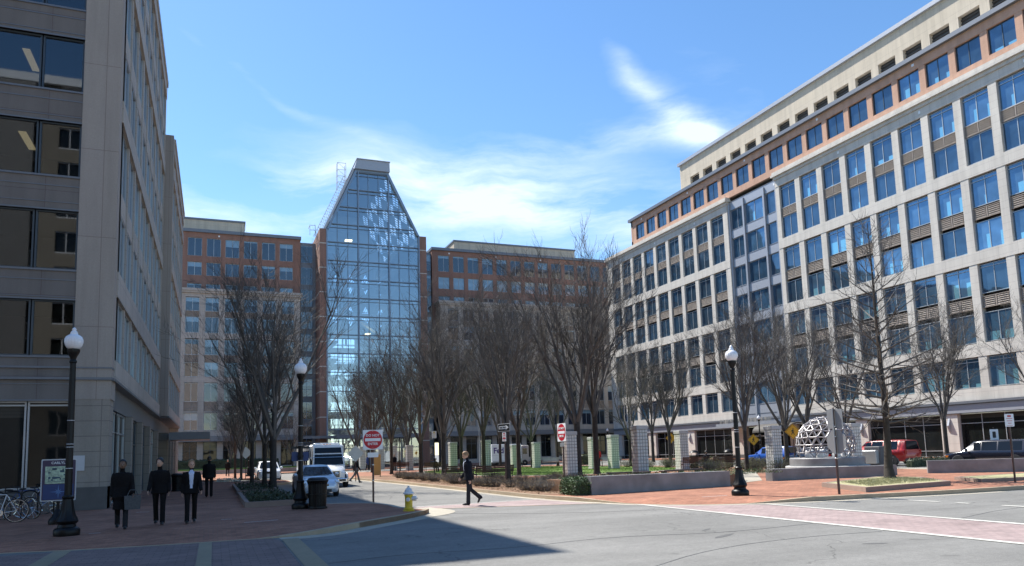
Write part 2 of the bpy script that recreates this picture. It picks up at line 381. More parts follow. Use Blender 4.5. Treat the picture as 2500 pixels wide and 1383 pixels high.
w = bpy.data.worlds.new('World'); SC.world = w; w.use_nodes = True; wn = w.node_tree
bg = wn.nodes['Background']; bg.inputs['Strength'].default_value = .116
class WB(NB):
    def __init__(s): s.nt = wn
K = WB()
sky = K.n('ShaderNodeTexSky', sky_type='NISHITA'); sky.sun_disc = False
sky.sun_elevation = math.asin(SUN.z); sky.sun_rotation = math.atan2(SUN.x, SUN.y); sky.air_density = 1.0; sky.dust_density = .15; sky.ozone_density = 3.0
gdir = K.n('ShaderNodeTexCoord').outputs['Generated']
nz = K.n('ShaderNodeTexNoise'); nz.inputs['Scale'].default_value = 3.2; nz.inputs['Detail'].default_value = 7; K.l(gdir, nz.inputs['Vector'])
sub = K.n('ShaderNodeVectorMath', operation='SUBTRACT'); K.l(nz.outputs['Color'], sub.inputs[0]); sub.inputs[1].default_value = (.5, .5, .5)
scl = K.n('ShaderNodeVectorMath', operation='SCALE'); scl.inputs['Scale'].default_value = .11; K.l(sub.outputs[0], scl.inputs[0])
wd = K.n('ShaderNodeVectorMath', operation='ADD'); K.l(gdir, wd.inputs[0]); K.l(scl.outputs[0], wd.inputs[1]); wdir = wd.outputs[0]
def skyvec(px, py): return (_R * ((px - 1250) / 1806) - _U * ((py - 896) / 1806) + _W).normalized()
def blob(px, py, ang, s1, s2, amp):
    c = skyvec(px, py); t = (skyvec(px + 60 * math.cos(R(ang)), py - 60 * math.sin(R(ang))) - c).normalized(); q = c.cross(t).normalized()
    df = K.n('ShaderNodeVectorMath', operation='SUBTRACT'); K.l(wdir, df.inputs[0]); df.inputs[1].default_value = c
    out = []
    for v, s_ in ((t, s1), (q, s2), (c, .9)):
        d = K.n('ShaderNodeVectorMath', operation='DOT_PRODUCT'); K.l(df.outputs[0], d.inputs[0]); d.inputs[1].default_value = v / s_; out.append(K.math('POWER', d.outputs['Value'], 2.0))
    r2 = K.math('ADD', K.math('ADD', out[0], out[1]), out[2])
    return K.math('MULTIPLY', K.math('EXPONENT', K.math('MULTIPLY', r2, -1.6)), amp)
acc = None
for b_ in [(1620, 255, -36, .10, .024, .62), (1690, 305, -28, .08, .026, .5), (1750, 330, -14, .05, .016, .4), (1545, 190, -48, .07, .014, .5), (1640, 315, -8, .14, .02, .6), (1290, 440, -8, .30, .055, 1.0), (1480, 330, 6, .28, .022, .55), (1060, 480, -4, .22, .04, .65), (1420, 540, -14, .26, .03, .5),
           (800, 425, 6, .07, .022, .75), (520, 520, -5, .30, .06, .5), (980, 385, 20, .035, .01, .5), (640, 195, -28, .20, .010, .28), (1780, 190, -15, .12, .05, .22), (1000, 560, -3, .5, .06, .55)]:
    x_ = blob(*b_); acc = x_ if acc is None else K.math('ADD', acc, x_)
mpn = K.n('ShaderNodeMapping'); mpn.inputs['Rotation'].default_value = (0, R(18), 0); mpn.inputs['Scale'].default_value = (2.2, 2.2, 11); K.l(wdir, mpn.inputs['Vector'])
streak = K.ramp(K.noise(mpn.outputs[0], 1.6, 9, .62), .36, .68)
cl = K.math('MULTIPLY', acc, K.math('ADD', K.math('MULTIPLY', streak, 1.15), .15))
cl = K.ramp(cl, .10, 1.25, 0, .80)
hs = K.n('ShaderNodeHueSaturation'); hs.inputs['Hue'].default_value = .499; hs.inputs['Saturation'].default_value = 1.15; hs.inputs['Value'].default_value = 1.0; K.l(sky.outputs[0], hs.inputs['Color'])
K.l(K.mix(cl, hs.outputs[0], (5.2, 5.9, 6.4)), bg.inputs['Color'])
SC.view_settings.view_transform = 'Standard'; SC.view_settings.look = 'None'; SC.view_settings.gamma = 1; SC.view_settings.exposure = .88
SC.render.engine = 'CYCLES'; SC.cycles.max_bounces = 6; SC.cycles.transparent_max_bounces = 12; SC.cycles.caustics_reflective = False; SC.cycles.caustics_refractive = False
SC.cycles.use_denoising = True; SC.cycles.sample_clamp_indirect = 6

# ------------------------------------------------------------------ ground
def sheet(name, poly, z, m, label=None):
    mb = MB(); n = len(poly)
    a = sum(poly[i][0] * poly[(i + 1) % n][1] - poly[(i + 1) % n][0] * poly[i][1] for i in range(n))
    if a < 0: poly = poly[::-1]
    mb.add([(x, y, z) for x, y in poly], [tuple(range(n))]); return struct(name, mb, m)
def offset_line(pts, w):
    out = []
    for i, p in enumerate(pts):
        a = Vector(pts[max(i - 1, 0)]); b = Vector(pts[min(i + 1, len(pts) - 1)]); d = (b - a).normalized(); out.append((p[0] - d.y * w, p[1] + d.x * w))
    return out
def strip(name, pts, w0, w1, z0, z1, m, kind=True, zs=None):
    """kerb-like band along a polyline; w to the left of travel; zs = top height at each point"""
    A = offset_line(pts, w0); B = offset_line(pts, w1); mb = MB(); n = len(pts); zt = zs or [z1] * n; vs = []
    for i in range(n): vs += [(*A[i], z0), (*A[i], zt[i]), (*B[i], zt[i]), (*B[i], z0)]
    fs = []
    for i in range(n - 1):
        a, b = 4 * i, 4 * i + 4
        for k in range(4): j = (k + 1) % 4; fs.append((a + k, b + k, b + j, a + j))
    fs += [(0, 1, 2, 3), (4 * n - 1, 4 * n - 2, 4 * n - 3, 4 * n - 4)]
    mb.add(vs, fs); return struct(name, mb, m)
def smooth_line(pts, it=2):
    for _ in range(it):
        q = [pts[0]]
        for a, b in zip(pts, pts[1:]): q += [(a[0] * .75 + b[0] * .25, a[1] * .75 + b[1] * .25), (a[0] * .25 + b[0] * .75, a[1] * .25 + b[1] * .75)]
        pts = q + [pts[-1]]
    return pts
sheet('road', [(-900, -300), (900, -300), (900, 1400), (-900, 1400)], 0, 'asphalt')
# near pavement on the left
LF = smooth_line([(-40, 18.9), (-8, 18.6), (-4.06, 18.38), (-2.9, 18.03), (-1.76, 17.86), (-.33, 17.76), (.68, 17.75), (1.6, 17.64), (2.5, 17.88), (3.67, 19.1), (4.75, 20.15), (5.65, 21.2), (6.02, 21.94)], 1)
LR = smooth_line([(6.02, 21.94), (5.72, 22.6), (5.5, 23.3), (5.53, 25.0), (5.18, 26.4), (4.3, 27.1), (3.35, 27.5), (3.05, 29), (3.05, 49), (3.3, 51.5), (4.6, 53.5), (5.3, 55.5), (5.3, 59.5), (4.6, 61.5), (3, 62.5), (-3, 63), (-40, 63)], 1)
def zramp(p, x0, x1): t = min(max((p[0] - x0) / (x1 - x0), 0), 1); return .006 + (GZ - .006) * t
mb = MB(); back = 19.6; mainp = []; rows = []
for p in LF:
    z = zramp(p, .9, 2.6)
    rows.append((p, z))
mb = MB()
for (p, z), (q, z2) in zip(rows, rows[1:]):
    if p[0] > 3.2: break
    bp = (p[0], max(back, p[1] + .3)); bq = (q[0], max(back, q[1] + .3))
    mb.add([(*p, z), (*q, z2), (*bq, GZ), (*bp, GZ)], [(0, 1, 2, 3)])
    lastb = bq; lasti = rows.index((q, z2))
struct('pavement_ramp', mb, 'brick_paving')
poly = [(-40, back)] + [lastb] + [LF[i] for i in range(lasti, len(LF))] + LR[1:]
mb = MB().prism(poly, -.05, GZ); struct('pavement', mb, 'brick_paving')
strip('kerb', LF, .0, .16, -.04, GZ, 'kerb', zs=[zramp(p, .9, 2.6) + .004 for p in LF])
strip('kerb', LR, -.004, .16, -.04, GZ + .004, 'concrete')
i0 = next(i for i, p in enumerate(LF) if p[0] > 1.2)
strip('gutter', LF[i0:] + smooth_line([(6.1, 22.0), (6.3, 22.9), (6.2, 24.2)], 1)[1:], -.5, -.0, .0, .005, 'concrete')
sheet('corner_apron', smooth_line([(5.3, 20.35), (6.2, 20.9), (6.8, 21.7), (7.0, 22.6), (6.8, 23.6), (6.35, 24.3), (5.75, 24.5), (5.75, 22.6), (6.1, 21.95), (5.3, 20.8)], 1), .009, 'concrete')
# near crossing of purple pavers with pale bands
sheet('crossing_paving', [(-30, -6), (1.36, -6), (1.36, 17.0), (1.2, 17.7), (-30, 18.3)], .004, 'purple_paving')
for x0, x1, y1 in [(1.36, 1.80, 17.3), (-.31, .02, 17.72), (-3.08, -2.66, 18.0), (-6.2, -5.8, 18.4)]:
    sheet('paving_band', [(x0 + .04, -6), (x1 - .04, -6), (x1 - .04, y1), (x0 + .04, y1)], .008, 'paving_band')
for i, (x, y, w_, h_, r_) in enumerate([(9.3, 12.2, .9, .16, .5), (9.7, 13.3, .5, .12, .6), (8.1, 35, .3, 1.6, 0), (24, 14.3, 3.9, .35, .05), (10.6, 9.8, .5, .15, -.4)]):
    c_, q_ = math.cos(r_), math.sin(r_); rr = random.Random(i); pp_ = [(math.cos(a_) * w_ / 2 * rr.uniform(.75, 1.1), math.sin(a_) * h_ / 2 * rr.uniform(.75, 1.1)) for a_ in [k_ * math.pi / 7 for k_ in range(14)]]
    sheet('road_stain', [(x + c_ * a_ - q_ * b_2, y + q_ * a_ + c_ * b_2) for a_, b_2 in pp_], .003, 'tar')
for x, y in ((8.8, 46.0),):
    sheet('manhole_cover', [(x + .32 * math.cos(k_ * math.pi / 12), y + .32 * math.sin(k_ * math.pi / 12)) for k_ in range(24)], .005, 'manhole')
for pts_ in ([(1.8, 12.9), (3.2, 13.3), (5.1, 12.9), (7.4, 13.4), (9.6, 12.6), (12.2, 12.9)], [(5.6, 9.4), (7.9, 10.8), (10.3, 11.2), (12.1, 11.0)], [(15.4, 11.8), (18.4, 12.8), (22, 12.5), (28, 13.4)], [(6.6, 30), (7.4, 33), (7.2, 38), (7.9, 44)], [(6.4, 21.5), (8.8, 19.2), (11.9, 18.2)]):
    strip('road_crack', smooth_line(pts_, 2), -.012, .012, 0, .004, 'tar')
# crossing over the side street
sheet('crossing_paving', [(6.4, 23.6), (11.9, 21.7), (11.55, 25.2), (6.2, 24.8)], .004, 'pink_paving')
strip('road_marking', [(6.0, 24.8), (11.5, 25.2)], -.06, .06, 0, .010, 'white_line')
strip('road_marking', [(6.75, 23.5), (11.9, 21.6)], -.05, .05, 0, .010, 'kerb')
# crossing over the main street
sheet('crossing_paving', [(12.44, -12), (15.1, -12), (15.0, 17.6), (13.9, 18.5), (12.44, 20.3)], .004, 'pink_paving')
for x in (12.36, 15.13): sheet('road_marking', [(x - .09, -12), (x + .09, -12), (x + .09, 20.2 if x < 13 else 17.6), (x - .09, 20.6 if x < 13 else 17.75)], .010, 'white_line')
for a, b in [(16.75, 17.35), (15.1, 16.15), (14.2, 14.6), (12.2, 13.3), (10.2, 11.2)]: sheet('road_marking', [(18.8, a), (18.98, a), (18.98, b), (18.8, b)], .010, 'white_line')
# the square
PK = smooth_line([(9.3, 80), (9.9, 60), (10.65, 48.5), (10.8, 43.4), (11.0, 36), (11.08, 30), (11.2, 25.8), (11.5, 23.6), (11.9, 22), (12.3, 20.6), (13.05, 19.4), (14, 18.65), (15.1, 18.15), (16, 17.85), (17, 17.6), (18.4, 17.45), (19.8, 17.25), (21.4, 17.0), (23, 16.85), (26, 16.75), (37, 16.6)], 1)
PE = [(37, 16.6), (37.6, 18), (37.6, 78), (36, 80), (9.3, 80)]
def pz(p):
    d = abs(p[0] - 13.6) + abs(p[1] - 19.6) * .6; return .006 + (GZ - .006) * min(max((d - 2.0) / 2.2, 0), 1)
inner = offset_line(PK, 1.3); mb = MB()
for i in range(len(PK) - 1):
    a, b = PK[i], PK[i + 1]; ia, ib = inner[i], inner[i + 1]
    mb.add([(*a, pz(a) - .001), (*b, pz(b) - .001), (*ib, GZ), (*ia, GZ)], [(0, 1, 2, 3)])
struct('square_edge_paving', mb, 'brick_paving')
sheet('square_paving', inner + [(36.3, 18), (36.3, 78.7), (10.6, 78.7)], GZ, 'brick_paving')
strip('kerb', PK, -.0, .17, -.04, GZ, 'kerb', zs=[pz(p) + .004 for p in PK])
strip('gutter', PK[:len(PK) - 4], -.35, -.0, 0, .005, 'concrete')
strip('kerb', PE, 0, 1.32, -.04, GZ + .002, 'concrete')
sheet('planting_bed', smooth_line([(11.35, 25.6), (11.2, 30), (11.1, 36), (10.95, 44), (10.8, 50), (10.2, 62), (13.9, 62), (15.0, 52), (16.6, 46), (18.5, 40), (19.2, 33), (19.0, 26.2), (12.2, 25.0)], 1), GZ + .006, 'mulch')
lawn = [(26 + 8.6 * math.copysign(abs(math.cos(t)) ** .7, math.cos(t)), 59 + 14.6 * math.copysign(abs(math.sin(t)) ** .7, math.sin(t))) for t in [i * math.pi / 24 for i in range(48)]]
sheet('path', [(26 + (x - 26) * 1.09, 59 + (y - 59) * 1.05) for x, y in lawn], GZ + .005, 'concrete')
sheet('lawn', lawn, GZ + .012, 'lawn')
sheet('planting_bed', [(29.5, 35), (36.6, 31), (36.8, 60), (35, 62), (33, 44)], GZ + .006, 'mulch')
sheet('path', [(19.3, 25.3), (23.0, 27.2), (30, 36), (28.4, 37.5), (20, 29)], GZ + .009, 'concrete')
# pavements in front of the far buildings
struct('pavement', MB().prism([(56.5, 16), (61.5, 16), (61.5, 118), (56.5, 118)], -.05, GZ), 'brick_paving')
struct('pavement', MB().prism([(-50, 92), (9, 92), (9, 96), (56.4, 96), (56.4, 118), (-50, 118)], -.05, GZ), 'brick_paving')
struct('lawn', MB().prism([(-9, 100), (10.5, 100), (12, 108), (-9, 109)], GZ, .75), 'lawn')
tag(MB().box(-10, 11.5, 98.6, 99.2, 0, .62).build('retaining_wall', 'granite'), 'low grey wall holding the grass bank before the shaded brick wing', 'wall')

# ------------------------------------------------------------------ buildings
class Frame:
    def __init__(s, ox, oy, rz): s.o = (ox, oy); s.rz = rz; s.c = round(math.cos(rz), 9); s.s = round(math.sin(rz), 9)
    def __call__(s, u, d, z): return (s.o[0] + s.c * u - s.s * d, s.o[1] + s.s * u + s.c * d, z)
WIN = {}
def win_mb(w, h, style, mb_f, mb_p, F=lambda u, d, z: (u, d, z)):
    """one window: frame bars and glass; u to the right, d inwards"""
    t = .06; muls, trans, depth = style['mul'], style['tr'], .09
    def bar(u0, u1, z0, z1, d0=0, d1=depth):
        mb_f.add([F(u0, d0, z0), F(u1, d0, z0), F(u1, d1, z0), F(u0, d1, z0), F(u0, d0, z1), F(u1, d0, z1), F(u1, d1, z1), F(u0, d1, z1)],
                 [(0, 3, 2, 1), (4, 5, 6, 7), (0, 1, 5, 4), (1, 2, 6, 5), (2, 3, 7, 6), (3, 0, 4, 7)])
    bar(0, t, 0, h); bar(w - t, w, 0, h); bar(t, w - t, 0, t); bar(t, w - t, h - t, h)
    for k in range(1, muls): bar(w * k / muls - t / 2, w * k / muls + t / 2, t, h - t, .01, depth - .01)
    for z in trans: bar(t, w - t, z - t / 2, z + t / 2, -.01, depth - .015)
    a = t * .5
    mb_p.add([F(a, .05, a), F(w - a, .05, a), F(w - a, .05, h - a), F(a, .05, h - a), F(a, .075, a), F(w - a, .075, a), F(w - a, .075, h - a), F(a, .075, h - a)],
             [(0, 1, 2, 3), (7, 6, 5, 4)])
def place_windows(bld, lst, keep=100):
    bx, by = bld.location.x, bld.location.y
    def size(e): F, u, d, z, w, h, st = e; p = F(u, d, z); return -(w * h) / (p[0] ** 2 + p[1] ** 2 + z * z)
    lst = sorted(lst, key=size)
    for F, u, d, z, w, h, st in lst[:keep]:
        key = (round(w, 3), round(h, 3), st)
        if key not in WIN:
            a, b = MB(), MB(); win_mb(w, h, STY[st], a, b)
            fo = a.build('window', STY[st]['fm']); po = b.build('pane', STY[st]['pm']); WIN[key] = (fo.data, po.data)
            bpy.data.objects.remove(fo); bpy.data.objects.remove(po)
        o = bpy.data.objects.new('window', WIN[key][0]); COL.objects.link(o); o.parent = bld; p = F(u, d, z); o.location = (p[0] - bx, p[1] - by, p[2]); o.rotation_euler = (0, 0, F.rz)
        q = bpy.data.objects.new('pane', WIN[key][1]); COL.objects.link(q); q.parent = o
    rest = lst[keep:]
    if rest:
        a = MB()
        for F, u, d, z, w, h, st in rest:
            fa, pa = MB(), MB(); G = lambda uu, dd, zz: F(u + uu, d + dd, z + zz)
            win_mb(w, h, STY[st], fa, pa, G); a.use(STY[st]['fm']).add(fa.v, fa.f); a.use(STY[st]['pm']).add(pa.v, pa.f)
        o = a.build('window', None, bld, (-bx, -by, 0)); tag(o, kind='stuff')
STY = dict(lime=dict(mul=2, tr=[2.28], fm='window_frame', pm='window_blue'), lime2=dict(mul=2, tr=[], fm='window_frame', pm='window_blue'),
           brick=dict(mul=2, tr=[], fm='dark_frame', pm='window_blue'), far=dict(mul=2, tr=[], fm='window_frame', pm='window_top'),
           bay=dict(mul=2, tr=[], fm='grey_metal', pm='window_blue'), bay1=dict(mul=1, tr=[], fm='grey_metal', pm='window_blue'),
           store=dict(mul=4, tr=[.55, 2.95], fm='window_frame', pm='window_store'), store2=dict(mul=2, tr=[2.6], fm='dark_frame', pm='window_store'),
           strip=dict(mul=1, tr=[], fm='slate_metal', pm='window_blue'), office=dict(mul=1, tr=[], fm='dark_frame', pm='office_glass'),
           offstore=dict(mul=1, tr=[3.0], fm='window_frame', pm='window_store'), conn=dict(mul=2, tr=[1.2], fm='blue_mullion', pm='window_top'))
def louver_part(bld, lst, m='louver', keep=100):
    cache = {}
    bx, by = bld.location.x, bld.location.y
    for i, (F, u, d, z, w, h) in enumerate(lst[:keep]):
        key = (round(w, 3), round(h, 3))
        if key not in cache:
            a = MB(); a.box(0, w, .1, .14, 0, h); a.box(0, w, 0, .1, 0, .05).box(0, w, 0, .1, h - .05, h).box(w / 2 - .05, w / 2 + .05, .01, .1, .05, h - .05).box(0, .06, .01, .1, .05, h - .05).box(w - .06, w, .01, .1, .05, h - .05)
            n = 5
            for k in range(n):
                zz = .06 + (h - .12) * (k + .5) / n
                for x0, x1 in ((.14, w / 2 - .12), (w / 2 + .12, w - .14)): a.add([(x0, .0, zz - .05), (x1, .0, zz - .05), (x1, .09, zz + .045), (x0, .09, zz + .045)], [(0, 1, 2, 3)])
            o = a.build('louver_panel', m); cache[key] = o.data; bpy.data.objects.remove(o)
        o = bpy.data.objects.new('louver_panel', cache[key]); COL.objects.link(o); o.parent = bld; p = F(u, d, z); o.location = (p[0] - bx, p[1] - by, p[2]); o.rotation_euler = (0, 0, F.rz)
def parts(bld, name, mb, m=None): return mb.build(name, m, bld, (-bld.location.x, -bld.location.y, -bld.location.z))

# ---- the long limestone block on the east side of the square
XR = 61.76
B = thing('office_building', 'long sunlit cream limestone office block with orange brick top floor beside the square', 'building', (XR, 70, 0))
F = Frame(XR, 108.2, R(-90)); UE = 82.0
W_, Lv = [], []
lm = MB(F)                                               # limestone wall: piers, bands, cornice
ns = [(1.4 + 3.3625 * k, 2.66) for k in range(9)]; ss = [(41.5 + 3.31 * k, 2.56) for k in range(12)]
UN0, UN1, US0 = 0.0, 31.9, 40.9
Z = dict(win=[(29.4, 2.62), (25.8, 2.5), (21.9, 2.62), (18.0, 2.5), (14.2, 2.55), (10.0, 2.55), (6.1, 2.6)])
tops = {29.4: True, 21.9: True, 14.2: True, 6.1: True}
def section(u0, u1, cols):
    edges = [u0] + [x for c in cols for x in (c[0], c[0] + c[1])] + [u1]
    for i in range(0, len(edges), 2):
        a, b = edges[i], edges[i + 1]
        if b - a > .05: lm.box(a, b, .0, .55, 5.1, 33.0)
    for z0, z1, d in [(32.12, 33.0, .035), (24.62, 25.72, .035), (16.85, 17.95, .035), (8.78, 9.92, .035), (5.0, 6.05, .035)]:
        lm.box(u0 + .003, u1 - .003, -d, .545, z0, z1)
    lm.box(u0 - .10, u1 + .10, -.18, .54, 33.0, 33.35).box(u0 - .25, u1 + .25, -.42, .53, 33.35, 33.62).box(u0 - .15, u1 + .15, -.28, .52, 33.62, 33.95)
    for u, w_ in cols:
        for z, h in Z['win']:
            W_.append((F, u, .22, z, w_, h, 'lime' if z in tops else 'lime2'))
        for z in (28.35, 20.75, 12.95): Lv.append((F, u + .02, .12, z, w_ - .04, 1.0))
section(UN0, UN1, ns); section(US0, UE, ss)
lm.box(-.3, -.003, .0, .5, .55, 33.0)
lm.box(0, .5, .56, 30, 5.1, 33.9)                        # north end wall
parts(B, 'wall', lm, 'limestone')
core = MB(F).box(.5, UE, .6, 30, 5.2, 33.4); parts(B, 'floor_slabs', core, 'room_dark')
led = MB(F); led.box(UN0 - .3, UE, -.32, .6, 4.78, 5.0).box(UN0 - .1, UE, -.10, .6, 3.92, 4.78); parts(B, 'ledge', led, 'slate_metal').data
lin = MB(F).box(UN0 - .08, UE, -.14, -.101, 3.98, 4.7); parts(B, 'lintel', lin, 'grey_metal')
# ground floor piers and shop windows
gp = MB(F); shops = [(2.2, 8.0), (12.2, 8.0), (22.0, 8.0), (41.6, 8.4), (51.5, 8.2), (61.4, 8.2), (71.3, 8.2)]
e = [-.3] + [x for s_ in shops for x in (s_[0], s_[0] + s_[1])] + [UE]; e = e[:7] + [32.6, 40.4] + e[7:]
for i in range(0, len(e) - 1, 2): parts(B, 'pier', MB(F).box(e[i], e[i + 1], 0, .7, .55, 3.92), 'limestone')
gb = MB(F)
for i in range(0, len(e) - 1, 2): parts(B, 'base', MB(F).box(e[i] - .03, e[i + 1] + .03, -.03, .72, 0, .55), 'granite_base')
for u, w_ in shops: W_.append((F, u, .3, .1, w_, 3.8, 'store'))
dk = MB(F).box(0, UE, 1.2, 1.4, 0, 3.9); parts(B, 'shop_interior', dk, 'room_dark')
# wall lamps on the shop piers
for u in (1.2, 11.2, 21.0, 31.2, 50.8, 60.6, 70.5):
    a = MB(F); a.add([(u - .09, -.05, 2.3), (u + .09, -.05, 2.3), (u + .09, -.28, 2.9), (u - .09, -.28, 2.9), (u - .09, -.05, 3.55), (u + .09, -.05, 3.55), (u - .09, -.001, 2.3), (u + .09, -.001, 2.3), (u - .09, -.001, 3.55), (u + .09, -.001, 3.55)],
          [(0, 1, 2, 3), (3, 2, 5, 4), (0, 3, 4, 8, 6), (1, 7, 9, 5, 2), (4, 5, 9, 8), (0, 6, 7, 1)])
    parts(B, 'wall_lamp', a, 'grey_metal')
# glazed bay above the entrance
bay = MB(F)
for u in (31.9, 34.65, 38.45, 40.62): bay.box(u, u + .28, .12, .42, 4.8, 33.0)
for z in (32.3, 28.5, 24.7, 20.9, 17.1, 13.3, 9.5, 5.7): bay.box(32.0, 40.85, .30, .62, z - .2, z + .98)
parts(B, 'bay_mullions', bay, 'grey_metal')
bl = MB(F)
for z in (32.3, 28.5, 24.7, 20.9, 17.1, 13.3, 9.5, 5.7): bl.box(32.0, 40.85, .27, .299, z + .92, z + .985).box(32.0, 40.85, .27, .299, z - .2, z - .14)
parts(B, 'bay_ledge', bl, 'slate_metal')
for z in (29.5, 25.7, 21.9, 18.1, 14.3, 10.5, 6.7):
    for u, w_, st in ((32.2, 2.42, 'bay'), (34.96, 3.46, 'bay'), (38.76, 1.84, 'bay1')): W_.append((F, u, .40, z, w_, 2.58, st))
# entrance canopy with the building's name
cn = MB(F).box(30.4, 41.4, -2.6, -.15, 4.15, 4.32).box(30.4, 41.4, -2.7, -2.6, 4.0, 4.42); parts(B, 'canopy', cn, 'grey_metal')
aw = MB(F)
for k in range(8):
    t0, t1 = math.pi * k / 16, math.pi * (k + 1) / 16
    aw.add([(39.0, -2.6 - 1.6 * math.sin(t0), 3.1 + .95 * math.cos(t0)), (44.6, -2.6 - 1.6 * math.sin(t0), 3.1 + .95 * math.cos(t0)), (44.6, -2.6 - 1.6 * math.sin(t1), 3.1 + .95 * math.cos(t1)), (39.0, -2.6 - 1.6 * math.sin(t1), 3.1 + .95 * math.cos(t1))], [(0, 3, 2, 1)])
aw.box(39, 44.6, -2.6, -.2, 4.02, 4.08); parts(B, 'awning', aw, 'louver_dark')
ed = MB(F).box(32.8, 40.3, .5, .6, .1, 3.9); parts(B, 'entrance_glass', ed, 'window_store')
ef = MB(F)
for u in (32.7, 34.8, 36.4, 38.0, 40.2): ef.box(u, u + .1, .38, .499, .1, 3.9)
ef.box(32.7, 40.3, .36, .499, 2.7, 2.85); parts(B, 'entrance_frame', ef, 'window_frame')
# brick storey
br = MB(F); bc = [(9.16 + 3.07 * k, 2.42) for k in range(24)]; bu0, bu1 = 7.8, UE
e = [bu0] + [x for c in bc if c[0] + c[1] < UE for x in (c[0], c[0] + c[1])] + [bu1]
for i in range(0, len(e), 2): br.box(e[i], e[i + 1], .28, .75, 34.72, 37.12)
br.box(bu0, bu1, .26, .75, 33.9, 34.72).box(bu0, bu1, .26, .75, 37.12, 38.0).box(bu0 - .005, bu0 + .4, .26, 26, 33.8, 38.0)
parts(B, 'brick_wall', br, 'wall_brick_sunlit')
for u, w_ in bc:
    if u + w_ < UE: W_.append((F, u, .45, 34.72, w_, 2.4, 'brick'))
cp = MB(F).box(bu0 - .35, bu1, -.12, .9, 38.0, 38.42).box(bu0 - .25, bu0 + .4, .9, 26, 38.0, 38.42); parts(B, 'coping', cp, 'slate_metal')
rf = MB(F).box(bu0 + .4, UE, .76, 26, 38.0, 38.2); rf.box(.3, 7.8, .6, 28, 33.4, 33.9); parts(B, 'roof', rf, 'roof_grey')
ph = MB(F); pu0 = 16.6; pd = 4.0
pc = [(pu0 + 2.5 + 3.1 * k, 2.15) for k in range(24) if pu0 + 2.5 + 3.1 * k + 2.15 < UE]
e = [pu0] + [x for c in pc for x in (c[0], c[0] + c[1])] + [UE]
for i in range(0, len(e), 2): ph.box(e[i], e[i + 1], pd, pd + .6, 39.2, 41.95)
ph.box(pu0, UE, pd, pd + .6, 38.2, 39.2).box(pu0, UE, pd - .004, pd + .6, 41.95, 44.5).box(pu0 - .003, pu0 + .5, pd + .003, 22, 38.2, 44.5)
parts(B, 'penthouse', ph, 'penthouse_tan')
pl = MB(F)
for u, w_ in pc:
    pl.box(u, u + w_, pd + .5, pd + .56, 39.2, 41.95)
    for k in range(7): pl.box(u, u + w_, pd + .36, pd + .48, 39.3 + k * .38, 39.3 + k * .38 + .12)
parts(B, 'louver_bank', pl, 'louver_dark')
pp = MB(F).box(pu0 - .3, UE, pd - .3, 22.3, 44.5, 44.95); parts(B, 'penthouse_coping', pp, 'grey_metal')
for u in [4.65 + 10.09 * k for k in range(3)] + [40.75 + 9.93 * k for k in range(5)]: parts(B, 'drain_box', MB(F).box(u - .1, u + .1, -.05, -.036, 32.5, 32.75), 'white_paint')
for u in [11 + 12.3 * k for k in range(6)]: parts(B, 'drain_box', MB(F).box(u - .12, u + .12, .20, .259, 37.5, 37.74), 'white_paint')
place_windows(B, W_); louver_part(B, sorted(Lv, key=lambda e: -e[1]))
lt_row = MB(F); rnd = random.Random(3); u = 31.2
while u < 40.2:
    w_ = rnd.uniform(.16, .30); lt_row.box(u, u + .06, -2.66, -2.62, 4.42, 4.92)
    if rnd.random() < .6: lt_row.box(u + w_ - .06, u + w_, -2.66, -2.62, 4.42, 4.92)
    if rnd.random() < .7: lt_row.box(u + .061, u + w_ - .061, -2.66, -2.62, rnd.choice((4.42, 4.64, 4.86)), 4.92 if rnd.random() < .1 else 4.92 - .0)
    u += w_ + .12
parts(B, 'lettering', lt_row, 'letter_grey')
parts(B, 'bay_base', MB(F).box(32.0, 40.85, .30, .62, 4.81, 5.495), 'grey_metal')

